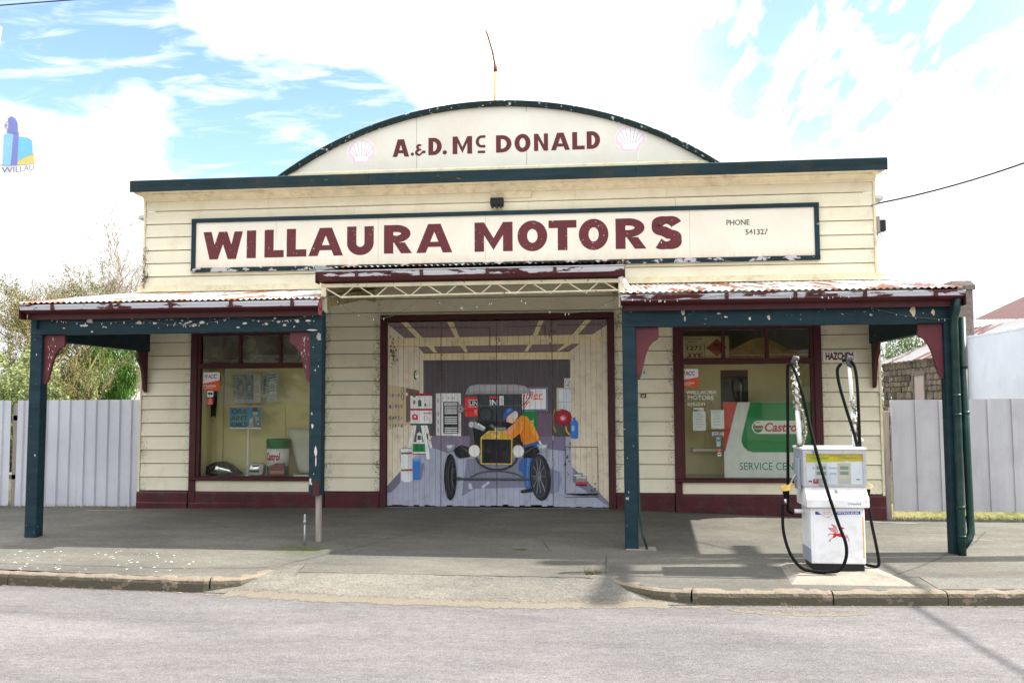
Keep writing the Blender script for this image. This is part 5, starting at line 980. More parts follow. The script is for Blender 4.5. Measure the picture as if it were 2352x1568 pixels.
for i in range(nx + 1):
    for j in range(nz + 1):
        u, v = i / nx, j / nz; xl_, xr_ = lerp(1235, 1115, v ** 1.3), lerp(1640, 1600, v); zt_ = lerp(860, 930, u); vs.append((LX(lerp(xl_, xr_, u)), .44 - .10 * math.sin(math.pi * u) * (1 - v) - .03 * math.sin(5 * u + 3 * v), max(.437, LZ(lerp(1440, zt_, v)))))
m.add(vs, [(i * (nz + 1) + j, (i + 1) * (nz + 1) + j, (i + 1) * (nz + 1) + j + 1, i * (nz + 1) + j + 1) for i in range(nx) for j in range(nz)]); o = m.build('white_sack', 'sack', smooth=True, fix=False); sm = o.modifiers.new('thick', 'SOLIDIFY'); sm.thickness = .012; tag(o, 'white woven sack leaning in the right corner of the left window', 'sack')
t = thing('white_book', 'thin white booklet lying on the shelf of the left window', 'booklet', (LX(1400), .15, .436)); box('pages', LX(1290), LX(1480), .10, .22, .437, .462, 'cloth_white', t, .003); box('cover', LX(1288), LX(1482), .098, .222, .4625, .466, 'steel_grey', t)
m = MB()
for k in range(9): m.tube([(LX(140 + k * 8), .30 + .01 * (k % 3), LZ(385)), (LX(138 + k * 9), .30, LZ(560)), (LX(140 + k * 7), .30 + .01 * (k % 2), LZ(715 + R.uniform(-15, 10)))], .006, 4)
tag(m.build('fan_belts', 'black_rubber', smooth=True), 'bunch of dark cables hanging at the left edge of the left window', 'cables')
# right window
def castrol(P):
    P.rect(600, 560, 1690, 1490, (.72, .74, .75)); P.poly([(600, 562), (778, 562), (610, 1165), (600, 1165)], (.62, .05, .03)); P.line([(778, 562), (612, 1165)], 8, (.2, .18, .4))
    P.poly([(940, 562), (1690, 562), (1690, 1178), (960, 1178), (890, 1155), (845, 1110), (822, 1050), (825, 990)], (.01, .235, .075)); P.line([(940, 562), (825, 990), (822, 1050), (845, 1110), (890, 1155), (960, 1178)], 7, (.45, .48, .35))
    P.poly([(1025, 788), (1606, 788), (1570, 952), (1035, 952), (985, 935), (955, 890), (955, 850), (985, 805)], (.78, .79, .80)); P.ell(1032, 870, 62, 66, (.01, .21, .08)); P.poly([(1000, 815), (1100, 815), (1100, 850), (990, 850)], (.78, .79, .8)); P.poly([(985, 860), (1098, 860), (1098, 880), (985, 884)], (.55, .03, .03)); P.rect(985, 884, 1098, 892, (.78, .79, .8))
    P.text('Castrol', 1115, 1560, 812, 925, (.52, .03, .03), .028, .22); P.text('SERVICE CENTRE', 790, 1662, 1303, 1395, (.03, .22, .17), .0)
P = Print(lambda x, y: (RX(x), RZ(y))); castrol(P); t = thing('service_sign', 'large green red and white oil company sign inside the right window', 'sign', (RX(1100), .12, .45)); P.build('sign_face', front(.11), t); box('sign_board', RX(602), RX(1688), .112, .135, RZ(1488), RZ(562), 'cloth_white', t)
def ps(P):
    k = (.05, .05, .045); P.rect(0, 0, 1, 1, (.62, .62, .52)); P.text('PETROLEUM', .07, .44, .06, .15, k, .01); P.text('SPIRIT', .15, .34, .20, .29, k, .01); P.line([(.0, .36), (.5, .36), (.5, 1)], .012, k); P.line([(0, .70), (.5, .70)], .012, k); P.text('1271', .13, .42, .42, .64, k, .02); P.text('3YE', .13, .46, .75, .97, k, .03); P.poly([(.53, .52), (.75, .12), (.96, .52), (.75, .93)], (.35, .045, .03)); P.ell(.74, .38, .05, .09, (.1, .02, .02))
card('petroleum_sign', 'petroleum spirit placard with red diamond behind the right transom panes', 'sign', 2.79, 3.50, 2.215, 2.54, .026, ps)
P = Print(lambda x, y: (RX(x), RZ(y))); gr = (.72, .71, .66)
for tx_, q_, lb_ in (('WILLAURA', (125, 515, 412, 458), 'top line of white lettering on the right window glass'), ('MOTORS', (148, 472, 474, 528), 'middle line of white lettering on the right window glass'), ('0353541', (142, 362, 560, 602), 'white phone digits on the right window glass')):
    P = Print(lambda x, y: (RX(x), RZ(y))); P.text(tx_, *q_, gr, .012); tag(P.build('window_lettering', front(.0108)), lb_, 'lettering')
def notice(n):
    def f(P):
        P.rect(0, 0, 1, 1, (.74, .76, .80))
        for k in range(n): P.rect(.15 + R.uniform(0, .2), .12 + k * .8 / n, .6 + R.uniform(0, .25), .12 + k * .8 / n + .022, (.25, .26, .30))
    return f
card('paper_notice', 'left of two white paper notices taped inside the right window', 'notice', RX(207), RX(372), RZ(908), RZ(676), .024, notice(6)); card('paper_notice', 'right of two white paper notices taped inside the right window', 'notice', RX(436), RX(600), RZ(888), RZ(655), .024, notice(5))
card('payment_sticker', 'payment card sticker below the right paper notice', 'sticker', RX(445), RX(592), RZ(982), RZ(925), .024, d_((.72, .72, .78), ('rect', .05, .65, .95, .95, (.05, .08, .35)), ('ell', .62, .32, .12, .25, (.6, .1, .05)), ('ell', .78, .32, .12, .25, (.7, .4, .1)), ('rect', .1, .2, .45, .4, (.1, .15, .4))))
card('paper_strip', 'small printed strip above the left paper notice', 'notice', RX(218), RX(350), RZ(676), RZ(626), .0245, d_((.75, .76, .8), ('rect', .05, .5, .4, .85, (.05, .05, .06)), ('rect', .5, .5, .65, .85, (.2, .2, .2)), ('rect', .72, .5, .95, .8, (.5, .45, .6))))
card('blue_sticker', 'pale blue sticker column low on the right window', 'sticker', RX(498), RX(550), RZ(1105), RZ(990), .0245, d_((.45, .60, .72), ('rect', .1, .25, .9, .4, (.1, .15, .25)), ('rect', .15, .6, .85, .66, (.75, .8, .85)), ('rect', .15, .75, .85, .8, (.75, .8, .85))))
card('blue_label', 'tiny blue and white label at the left edge of the right window', 'sticker', RX(55), RX(105), RZ(775), RZ(732), .0105, d_((.62, .68, .76), ('rect', 0, .35, 1, .6, (.15, .25, .5))))

# ------------------------------------------------------------------ petrol pump
PB = -.155       # top of the plinth
m = MB(); vs = [(3.36, -4.44, -.215), (4.66, -4.44, -.215), (4.50, -3.30, -.205), (3.42, -3.30, -.205), (3.56, -3.95, PB), (4.36, -3.95, PB), (4.38, -3.38, PB), (3.56, -3.38, PB)]
m.add(vs, [(0, 1, 5, 4), (1, 2, 6, 5), (2, 3, 7, 6), (3, 0, 4, 7), (4, 5, 6, 7)]); o = m.build('pump_plinth', 'concrete', bevel=.012); tag(o, 'low sloping concrete plinth under the petrol pump', 'plinth')
PP = thing('petrol_pump', 'white petrol pump with two tall hose masts standing on the kerb', 'petrol pump', (4.0, -3.6, PB))
YF, YB = -3.83, -3.42; X0, X1 = 3.722, 4.262
box('skirt', X0 + .03, X1 - .015, YF + .01, YB - .01, PB, -.085, 'black', PP); cab = box('cabinet', X0, X1, YF, YB, -.084, .49, 'white_enamel', PP, .012)
box('front_panel', X0 + .030, X1 - .030, YF - .007, YF - .001, -.075, .478, 'white_enamel', cab, .002)
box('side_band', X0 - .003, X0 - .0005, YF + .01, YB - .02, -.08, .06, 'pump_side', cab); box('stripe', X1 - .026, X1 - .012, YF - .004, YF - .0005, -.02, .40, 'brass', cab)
m = MB(); m.px([(YF - .055, .492), (YF - .055, .575), (YF - .03, .60), (YF + .02, .668), (YF + .02, .70), (YB, .70), (YB, .492)], X0 - .045, X1 + .035); hood = K(m.build('ledge', 'white_enamel', PP, bevel=.008)); K(MB().tube([(3.985, YF - .012, .645), (3.985, YF + .01, .66)], .013, 12).build('lock', 'steel_grey', hood))
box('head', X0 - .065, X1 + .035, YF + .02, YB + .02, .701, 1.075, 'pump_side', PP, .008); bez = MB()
for a, b, c_, d in ((X0 - .06, X1 + .03, 1.035, 1.068), (X0 - .06, X1 + .03, .703, .728)): bez.box(a, b, YF + .002, YF + .0195, c_, d)
bez.box(X0 - .06, X0 - .028, YF + .003, YF + .0195, .728, 1.035); bez.box(X1, X1 + .03, YF + .003, YF + .0195, .728, 1.035); K(bez.build('bezel', 'chrome_dull' if 'chrome_dull' in MAT else M('chrome_dull', (.62, .63, .66), .3, .1, 20, metal=.8).name, PP))
box('head_cap', X0 - .07, X1 + .04, YF + .012, YB + .03, 1.076, 1.10, 'white_enamel', PP, .004)
hx = lambda x: lerp(X0 - .028, X1, (x - 255) / 1225.); hzz = lambda y: lerp(1.035, .728, (y - 215) / 690.)
P = Print(lambda x, y: (hx(x), hzz(y))); wh = (.76, .80, .86); gn = (.10, .42, .08)
P.rect(255, 215, 1480, 905, wh); P.poly([(255, 215), (1480, 215), (1480, 388), (255, 410)], (.66, .56, .02)); P.rect(860, 222, 1478, 380, (.64, .47, .03)); P.rect(750, 250, 1050, 270, (.45, .34, .05))
P.text('Unleaded', 348, 742, 275, 340, gn, .025); P.text('Unleaded', 965, 1350, 268, 332, (.16, .36, .12), .02); P.rect(450, 430, 720, 905, (.60, .66, .66)); P.rect(935, 430, 1220, 905, (.60, .57, .44))
for x0, x1 in ((485, 685), (985, 1170)):
    for y in (500, 622): P.rect(x0 - 8, y - 8, x1 + 8, y + 82, (.55, .58, .54)); P.rect(x0, y, x1, y + 74, (.24, .30, .27))
P.rect(465, 715, 735, 765, (.7, .72, .72)); P.rect(500, 790, 700, 890, (.40, .46, .44)); P.rect(955, 715, 1225, 765, (.66, .62, .46)); P.rect(985, 815, 1180, 890, (.5, .52, .52)); P.text('Dollars', 750, 920, 522, 560, (.12, .14, .2), .0); P.text('Litres', 770, 905, 645, 682, (.12, .14, .2), .0); P.text('$', 402, 430, 525, 565, (.12, .14, .2)); P.rect(765, 858, 920, 864, (.3, .34, .4)); P.rect(745, 690, 930, 905, (.68, .71, .77)); P.text('Litres', 770, 905, 645, 682, (.12, .14, .2), .0); P.rect(1335, 790, 1405, 812, (.1, .1, .12))
P.rect(285, 800, 390, 900, (.8, .8, .8)); P.ell(318, 850, 20, 22, (.03, .03, .03)); P.ell(356, 850, 20, 22, (.03, .03, .03)); P.rect(398, 795, 512, 900, (.45, .05, .10)); P.ell(450, 828, 22, 22, (.8, .5, .45)); P.ell(450, 828, 10, 10, (.45, .05, .10)); P.poly([(1085, 380), (1165, 378), (1160, 440)], (.82, .82, .82))
P.build('display_face', front(YF + .0185), PP); box('display_glass', X0 - .03, X1 + .002, YF + .010, YF + .012, .729, 1.034, 'glass_clear', PP)
fx = lambda x: lerp(X0 + .034, X1 - .034, (x - 130) / 1960.); fz = lambda y: .478 - (y - 200) * .000262
P = Print(lambda x, y: (fx(x), fz(y))); bl = (.03, .055, .33)
P.poly([(175, 315), (250, 310), (430, 440), (175, 440)], bl); P.poly([(975, 435), (1100, 305), (2040, 298), (2040, 415)], bl); P.text('PETROLEUM', 1110, 1965, 325, 405, (.8, .8, .86), .015); P.text('SCOTT', 515, 820, 325, 430, (.55, .06, .06), .0); P.line([(270, 300), (650, 545), (720, 545), (1060, 290)], 12, (.3, .2, .22)); P.line([(640, 545), (760, 525)], 22, (.2, .2, .22)); P.line([(190, 470), (480, 472)], 6, (.4, .42, .46)); P.line([(1000, 462), (2030, 462)], 6, (.5, .52, .58))
P.build('header_print', front(YF - .0072), PP, step=.00012); P = Print(lambda x, y: (fx(x), fz(y))); rd, rd2 = (.60, .02, .02), (.62, .30, .32)
P.poly([(820, 795), (870, 815), (1020, 870), (1060, 940), (1110, 1110), (1040, 1010), (930, 950), (880, 890)], rd2); P.poly([(690, 945), (920, 950), (1000, 1080), (1095, 1115), (930, 1110), (800, 1050)], rd2); P.line([(820, 795), (1020, 870)], 14, rd); P.line([(690, 945), (920, 965)], 14, rd); P.line([(690, 945), (800, 1050), (930, 1110), (1095, 1118)], 14, rd); P.line([(840, 820), (1080, 1080)], 10, rd); P.line([(900, 880), (1100, 1110)], 14, rd); P.line([(930, 960), (1040, 1100)], 12, rd)
P.poly([(890, 1170), (920, 1145), (990, 1130), (1080, 1165), (1150, 1150), (1220, 1120), (1200, 1020), (1165, 900), (1190, 885), (1250, 905), (1370, 945), (1345, 970), (1280, 985), (1290, 1050), (1330, 1130), (1365, 1200), (1345, 1250), (1290, 1290), (1230, 1300), (1150, 1290), (1080, 1260), (1020, 1265), (970, 1310), (870, 1345), (830, 1345), (885, 1280), (905, 1210)], rd)
P.line([(910, 1170), (780, 1175), (720, 1185), (690, 1220), (695, 1250)], 26, rd); P.line([(850, 1335), (790, 1370), (755, 1440), (705, 1475)], 24, rd); P.line([(840, 1340), (760, 1400), (705, 1415)], 18, rd); P.line([(1335, 1250), (1465, 1225), (1470, 1275)], 20, rd); P.line([(1300, 1285), (1450, 1285), (1490, 1290), (1550, 1470)], 20, rd); P.line([(1435, 1290), (1400, 1355), (1370, 1375)], 16, rd); 
P.build('winged_horse', front(YF - .0072), PP, step=.00012); P = Print(lambda x, y: (x, y)); P.text('Unleaded', 4.08, 4.21, .548, .522, (.22, .23, .27), .02); P.build('ledge_print', front(YF - .0555), PP)
# masts with tinsel, hoses, nozzles
for xb, xt, y in ((3.675, 3.645, -3.64), (4.255, 4.215, -3.60)):
    K(MB().tube([(xb, y, 1.09), (lerp(xb, xt, .45), y, 1.48)], .026, 10).build('mast_sleeve', 'white_enamel', PP, smooth=True)); K(MB().tube([(lerp(xb, xt, .4), y, 1.45), (xt, y, 1.97)], .019, 10).build('mast', 'white_enamel', PP, smooth=True)); K(MB().tube([(xt + .012, y, 1.93), (xt - .01, y, 2.0), (xt + .0, y - .03, 2.035), (xt + .03, y - .05, 2.03)], [.022, .03, .032, .024], 8).build('hose_clamp', 'tape_grey', PP, smooth=True))
def tinsel(pts, rr, mat, turns):
    m = MB(); pts = [Vector(p) for p in pts]
    for k in range(turns):
        f = k / turns * (len(pts) - 1); i = int(f); p = pts[i].lerp(pts[i + 1], f - i) + Vector((R.gauss(0, .004),) * 3)
        for _ in range(2): d = Vector((R.gauss(0, 1), R.gauss(0, 1), R.gauss(0, 1))).normalized() * rr * R.uniform(.6, 1.2); q = d.orthogonal().normalized() * .003; m.add([p - q, p + q, p + d + q, p + d - q], [(0, 1, 2, 3)])
    o = K(m.build('tinsel', mat, PP, fix=False)); o['kind'] = 'stuff'
hel = lambda x0, x1, y, z0, z1, tn, r: [(lerp(x0, x1, k / 60) + r * math.cos(k / 60 * tn * 6.283), y + r * math.sin(k / 60 * tn * 6.283), lerp(z0, z1, k / 60)) for k in range(61)]
tinsel(hel(3.645, 3.66, -3.64, 1.95, 1.50, 5.5, .024), .022, 'tinsel', 700); tinsel([(3.68, -3.66, 1.52), (3.72, -3.66, 1.40), (3.735, -3.66, 1.25), (3.70, -3.66, 1.12), (3.64, -3.66, 1.11)], .020, 'tinsel', 420); tinsel(hel(4.225, 4.29, -3.62, 1.62, 1.16, 3, .016), .026, 'tinsel', 420); tinsel(hel(4.235, 4.27, -3.60, 1.42, 1.13, 3, .02), .024, 'tinsel_red', 300); tinsel([(4.30, -3.62, 1.3), (4.315, -3.6, .95), (4.32, -3.6, .72)], .012, 'tinsel_red', 160)
tinsel([(3.64, -3.64, 1.94), (3.655, -3.66, 2.0)], .025, 'tinsel', 90)
HS = lambda px, py: (lerp(3.743, 4.269, (px - 350) / 340.), lerp(1.099, -.173, (py - 640) / 800.))
def smooth_path(pts, n=6):
    P = [Vector(p) for p in pts]; out = []
    for i in range(len(P) - 1):
        p0, p1, p2, p3 = P[max(i - 1, 0)], P[i], P[i + 1], P[min(i + 2, len(P) - 1)]
        for k in range(n): t = k / n; out.append(.5 * ((2 * p1) + (p2 - p0) * t + (2 * p0 - 5 * p1 + 4 * p2 - p3) * t * t + (3 * p1 - p0 - 3 * p2 + p3) * t ** 3))
    return out + [P[-1]]
def hose(pxs, ys): K(MB().tube(smooth_path([(HS(*p)[0], y, max(-.136, HS(*p)[1])) for p, y in zip(pxs, ys)]), .0165, 8).build('hose', 'black_rubber', PP, smooth=True))
hose([(252, 88), (268, 110), (300, 230), (335, 430), (372, 640), (430, 900), (490, 1110), (530, 1230), (530, 1320), (490, 1400), (410, 1440), (330, 1435), (255, 1400), (198, 1320), (172, 1190), (178, 1050), (186, 1020)], [-3.66, -3.69, -3.75, -3.82, -3.88, -3.94, -3.96, -3.98, -3.99, -3.99, -3.98, -3.96, -3.9, -3.82, -3.72, -3.66, -3.65])
hose([(246, 92), (240, 130), (237, 350), (232, 640), (228, 900), (225, 1040), (235, 1075), (262, 1085)], [-3.64, -3.62, -3.61, -3.60, -3.58, -3.56, -3.55, -3.55])
hose([(600, 90), (572, 130), (578, 230), (620, 400), (665, 560), (690, 680), (702, 800), (712, 980), (704, 1090)], [-3.62, -3.63, -3.65, -3.66, -3.66, -3.65, -3.62, -3.58, -3.54])
hose([(610, 72), (645, 66), (685, 105), (700, 230), (702, 500), (705, 760), (715, 940), (712, 1060)], [-3.60, -3.61, -3.62, -3.63, -3.64, -3.63, -3.60, -3.55])
hose([(752, 1020), (765, 1140), (790, 1290), (803, 1390), (790, 1450), (760, 1455), (715, 1400), (688, 1330)], [-3.62, -3.63, -3.64, -3.64, -3.64, -3.63, -3.6, -3.56])
def nozzle(x, z, s, mat):
    n_ = K(MB().tube([(x, -3.65, z - .115), (x - s * .005, -3.65, z - .05), (x, -3.65, z - .02)], [.014, .024, .026], 10).build('nozzle', 'black_rubber', PP, smooth=True))
    m = MB(); m.py([(x - s * .03, z - .035), (x + s * .035, z - .03), (x + s * .06, z + .0), (x + s * .075, z + .055), (x + s * .062, z + .06), (x + s * .035, z + .025), (x, z + .03), (x - s * .045, z + .015), (x - s * .05, z - .01)], -3.68, -3.62); m.build('grip', mat, n_, bevel=.008).matrix_parent_inverse = Matrix()
    for o in n_.children: pass
    MB().tube([(x + s * .05, -3.65, z + .03), (x + s * .09, -3.65, z + .11), (x + s * .12, -3.65, z + .15)], .011, 8).build('spout', 'steel_grey', n_, smooth=True)
    MB().tube([(x - s * .002, -3.65, z - .165), (x, -3.65, z - .115)], .013, 8).build('ferrule', 'chrome', n_, smooth=True)
nozzle(HS(200, 910)[0], HS(200, 910)[1], 1, 'brass'); nozzle(HS(742, 895)[0], HS(742, 895)[1], -1, 'nozzle_cream')
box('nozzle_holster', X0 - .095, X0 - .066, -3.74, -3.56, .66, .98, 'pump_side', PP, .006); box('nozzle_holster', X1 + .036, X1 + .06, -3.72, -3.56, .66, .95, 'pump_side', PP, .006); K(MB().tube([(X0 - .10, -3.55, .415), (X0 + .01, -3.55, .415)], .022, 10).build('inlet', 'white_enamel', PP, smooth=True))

# ------------------------------------------------------------------ fences, gate post
def ribbed(x0, x1, y, z0, z1, ribs, depth, w1, w2, name, mat, parent, lean=0.):
    prof = [(x0, y)]
    for r in ribs: prof += [(r - w1, y), (r - w2, y - depth), (r + w2, y - depth), (r + w1, y)]
    prof += [(x1, y)]; m = MB(); n = len(prof); zs = (z0, lerp(z0, z1, .5), z1); vs = [(x, yy + lean * (z - z0) + R.uniform(-.002, .002), z + R.uniform(-.004, .004)) for z in zs for x, yy in prof]
    m.add(vs, [(j * n + i, j * n + i + 1, (j + 1) * n + i + 1, (j + 1) * n + i) for j in range(2) for i in range(n - 1)]); o = m.build(name, mat, parent, fix=False); s_ = o.modifiers.new('thick', 'SOLIDIFY'); s_.thickness = .003; return K(o)
fl = thing('iron_fence', 'grey ribbed iron fence closing the yard left of the garage', 'fence', (-7.5, .05, -.05))
for a, b in ((-5.66, -6.72), (-6.725, -7.76), (-7.87, -8.9), (-8.905, -9.95), (-9.955, -11.0), (-11.0, -12.1), (-12.1, -13.2)):
    a, b = b, a; ribs = []; x = a + .1
    while x < b - .05: ribs.append(x); x += .197
    ribbed(a, b, .06, -.04 + R.uniform(-.01, .02), 1.64 + R.uniform(-.012, .012), ribs, .028, .032, .014, 'fence_sheet', 'fence_dent', fl, R.uniform(-.01, .01))
box('fence_rail', -13.2, -5.66, .10, .15, 1.32, 1.40, 'old_timber', fl); box('fence_rail', -13.2, -5.66, .10, .15, .38, .45, 'old_timber', fl); box('fence_post', -7.855, -7.775, .10, .19, -.1, 1.60, 'old_timber', fl)
fr = thing('iron_fence', 'pale grey iron fence with narrow ribs right of the garage', 'fence', (8.5, .05, -.05))
x = 5.80
while x < 13.5:
    a = x; b = x + 1.005; ribbed(a, b - .004, .10, -.035 + R.uniform(0, .01), 1.585 + R.uniform(-.006, .006), [a + .02, a + .335 + .02, a + .67 + .02], .024, .012, .007, 'fence_sheet', 'fence_iron', fr, R.uniform(-.008, .008)); x += 1.005
box('fence_rail', 5.8, 13.8, .14, .18, 1.40, 1.47, 'old_timber', fr); box('fence_rail', 5.8, 13.8, .14, .18, .42, .48, 'old_timber', fr)
o = MB().box(5.675, 5.755, .02, .10, -.25, 1.42).build('gate_post', 'old_timber', bevel=.008); tag(o, 'weathered timber gate post at the right corner of the garage', 'post')

# ------------------------------------------------------------------ neighbours on the right
HN = thing('stone_cottage', 'rubble stone outbuilding with rusty iron roof behind the right fence', 'building', (9.4, 8, 0))
box('wall', 9.02, 9.3, 5.36, 10.6, -.3, 2.52, 'mortar', HN)
stone_me = []
for i in range(6):
    bm = bmesh.new(); bmesh.ops.create_cube(bm, size=1.); bmesh.ops.bevel(bm, geom=bm.edges[:], offset=.13, segments=1, affect='EDGES')
    for v in bm.verts: v.co += Vector((R.uniform(-.06, .06), R.uniform(-.06, .06), R.uniform(-.06, .06)))
    me = bpy.data.meshes.new('stone'); bm.to_mesh(me); bm.free(); me.materials.append(MAT['stone']); stone_me.append(me)
WY0, WY1 = 7.65, 8.32
z = 0.05
while z < 2.42:
    h = R.uniform(.12, .19); h = min(h, 2.49 - z); y = 5.4
    while y < 10.5:
        l = min(R.uniform(.14, .36), 10.58 - y)
        if not (y + l > WY0 - .06 and y < WY1 + .06 and z + h > 1.15 and z < 2.16) and l > .08:
            o = bpy.data.objects.new('stone', R.choice(stone_me)); col.objects.link(o); o.parent = HN; o.location = Vector((9.025 + R.uniform(-.01, .008), y + l / 2, z + h / 2)) - HN.location; o.scale = (.10, l - .018, h - .016)
        y += l
    z += h
wd = MB(); wd.box(8.975, 9.03, WY0 - .05, WY0, 1.1, 2.14); wd.box(8.975, 9.03, WY1, WY1 + .05, 1.1, 2.14); wd.box(8.97, 9.03, WY0 - .08, WY1 + .08, 2.141, 2.24); o = K(wd.build('window', 'mortar', HN)); box('shutter', 9.0, 9.02, WY0, WY1, 1.1, 2.14, 'old_timber', o).matrix_parent_inverse = Matrix()
def xroof(name, mat, parent, x0, z0, x1, z1, y0, y1, hip=0.):
    m = MB(); n = 60; vs = []
    for i in range(n + 1):
        y = lerp(y0, y1, i / n); d = .014 * (1 if i % 4 < 1 else 0)
        vs += [(x0, y, z0 + d), (x1, lerp(y0, y1 - hip, i / n), z1 + d)]
    m.add(vs, [(2 * i, 2 * i + 1, 2 * i + 3, 2 * i + 2) for i in range(n)]); o = m.build(name, mat, parent, fix=False); s_ = o.modifiers.new('thick', 'SOLIDIFY'); s_.thickness = .02; return K(o)
xroof('roof', 'roof_rust', HN, 8.88, 2.50, 10.6, 3.30, 5.5, 10.75, 1.6); box('eave_beam', 8.985, 9.04, 5.38, 10.6, 2.42, 2.50, 'pole_timber', HN)
m = MB(); m.box(8.74, 9.15, 5.26, 5.72, -.2, 3.80); m.box(8.70, 9.19, 5.22, 5.76, 3.801, 3.90); m.add([(8.71, 5.23, 3.901), (9.18, 5.23, 3.901), (9.18, 5.75, 3.901), (8.71, 5.75, 3.901), (8.76, 5.28, 3.99), (9.13, 5.28, 3.99), (9.13, 5.70, 3.99), (8.76, 5.70, 3.99)], [(0, 1, 5, 4), (1, 2, 6, 5), (2, 3, 7, 6), (3, 0, 4, 7), (4, 5, 6, 7)]); K(m.build('chimney', 'chimney_stone', HN, bevel=.01))
WB = thing('white_brick_building', 'whitewashed brick side wall with iron roof beyond the right fence', 'building', (10, 3, 0))
box('wall', 9.0, 9.25, 1.3, 5.345, -.3, 2.80, 'white_brick', WB)
y = 1.32
while y < 5.3: l = .225; o = box('coping_brick', 8.995 + R.uniform(-.006, .006), 9.24, y, min(y + l - .01, 5.34), 2.801, 2.845 + R.uniform(-.015, .02), 'white_brick', WB, .006); y += l
xroof('roof', 'roof_white', WB, 9.3, 2.86, 11.0, 3.35, 3.7, 5.3)
box('rear_wall', 9.3, 12, 5.1, 5.3, -.3, 2.75, 'white_brick', WB)
RH = thing('red_roof_house', 'house with rusty red gable roof far behind the white wall', 'house', (15, 13, 0))
box('wall', 12.3, 18, 11.2, 16, -.2, 3.4, 'white_brick', RH); m = MB(); m.prism([(12.0, 3.36), (15.2, 4.85), (18.4, 3.36), (18.4, 3.28), (15.2, 4.77), (12.0, 3.28)], lambda u, v, t_: (u, t_, v), 11, 16.2); K(m.build('roof', 'roof_red', RH))
LT = thing('lean_to', 'white iron lean-to roof between the chimney and the red roof', 'shed', (11.5, 9, 0)); box('wall', 10.5, 12.2, 8.6, 10.4, -.2, 3.05, 'white_brick', LT)
m = MB(); n = 44; vs = []
for i in range(n + 1): x = lerp(10.3, 12.5, i / n); d = .012 * (i % 2); vs += [(x, 8.4, 3.06 + d), (x, 10.6, 3.62 + d)]
m.add(vs, [(2 * i, 2 * i + 1, 2 * i + 3, 2 * i + 2) for i in range(n)]); o = m.build('roof', 'roof_white', LT, fix=False); s_ = o.modifiers.new('thick', 'SOLIDIFY'); s_.thickness = .02; K(o)
# left neighbours
NL = thing('white_shed', 'white iron roofed shed beyond the left fence', 'shed', (-16, 17, 0))
m = MB(); m.box(-19.0, -13.8, 15.5, 19, -.1, 1.6); K(m.build('wall', 'roof_white', NL)); m = MB(); m.prism([(15.2, 1.58), (17.2, 2.05), (19.2, 1.58), (19.2, 1.63), (17.2, 2.10), (15.2, 1.63)], lambda u, v, t_: (t_, u, v), -19.3, -13.6); K(m.build('roof', 'roof_white', NL)); o = box('awning', -18, -14.8, 17.3, 20.5, 1.9, 2.55, 'slate', NL)

# ------------------------------------------------------------------ trees and shrubs
def tree(name, label, base, h, spread, seed, bark, leafm, nleaf, lsize, levels=5, lean=(0, 0), up=.25, group=None, trunk_r=.2, fork=.32, droop=0., kids=(3, 4), twig_r=.006):
    r_ = random.Random(seed); t = thing(name, label, 'tree', base, group); big_ = MB(); tw = MB(); tips = []
    def grow(p, d, ln, rad_, lv):
        n = 4; P = [p.copy()]; q = p.copy(); dd = d.copy(); rs = [rad_]
        for k in range(n):
            dd = (dd + Vector((r_.gauss(0, .16), r_.gauss(0, .16), r_.gauss(0, .10) + up * .12 - droop * .1 * (levels - lv)))).normalized(); q = q + dd * ln / n; P.append(q.copy()); rs.append(rad_ * (1 - .42 * (k + 1) / n))
        (big_ if lv >= levels - 2 else tw).tube(P, rs, 7 if lv >= levels - 1 else (5 if lv >= levels - 2 else 3), cap=False)
        if lv <= 1: tips.extend(P[1:])
        if lv == 0: return
        for k in range(r_.randint(*kids)):
            f = r_.uniform(.35, 1.) if k else 1.; i = min(n - 1, int(f * n)); s_ = P[i].lerp(P[i + 1], f * n - i) if f < 1 else P[-1]
            nd = (dd + Vector((r_.gauss(0, 1), r_.gauss(0, 1), r_.gauss(.12, .55))) * (spread if k else spread * .5)).normalized(); grow(s_, nd, ln * r_.uniform(.58, .82), max(twig_r, rs[i] * r_.uniform(.5, .7)), lv - 1)
    grow(Vector(base), Vector((lean[0], lean[1], 1)).normalized(), h * fork, trunk_r, levels)
    K(big_.build('trunk', bark, t, smooth=True, fix=False)); o = K(tw.build('twigs', bark, t, fix=False)); o['kind'] = 'stuff'
    if nleaf:
        lf = MB(); 
        for _ in range(nleaf):
            p = r_.choice(tips) + Vector((r_.gauss(0, lsize * 1.3), r_.gauss(0, lsize * 1.3), r_.gauss(0, lsize * 1.3) - droop * r_.random() * .5)); a = Vector((r_.gauss(0, 1), r_.gauss(0, 1), r_.gauss(0, 1))).normalized(); b = a.orthogonal().normalized(); s1 = lsize * r_.uniform(.5, 1.2)
            if droop: a = Vector((r_.gauss(0, .25), r_.gauss(0, .25), -1)).normalized(); b = a.orthogonal().normalized(); b.rotate(Matrix.Rotation(r_.uniform(0, 6.28), 3, a)); lf.add([p - b * s1 * .25, p + a * s1 * 2.2, p + b * s1 * .25], [(0, 1, 2)])
            else: lf.add([p - a * s1 * .5, p + b * s1 * .35, p + a * s1 * .5, p - b * s1 * .35], [(0, 1, 2, 3)])
        o = K(lf.build('crown', leafm, t, fix=False)); o['kind'] = 'stuff'
    return t
tg = 'trees beyond the left fence'
tree('lichen_tree', 'lichen covered old tree with olive buds at the far left edge', (-14.4, 9, 0), 7.6, .58, 3, 'bark_lichen', 'leaf_olive', 20000, .05, 6, (-.1, 0), .3, tg, .17, .27, kids=(3, 4))
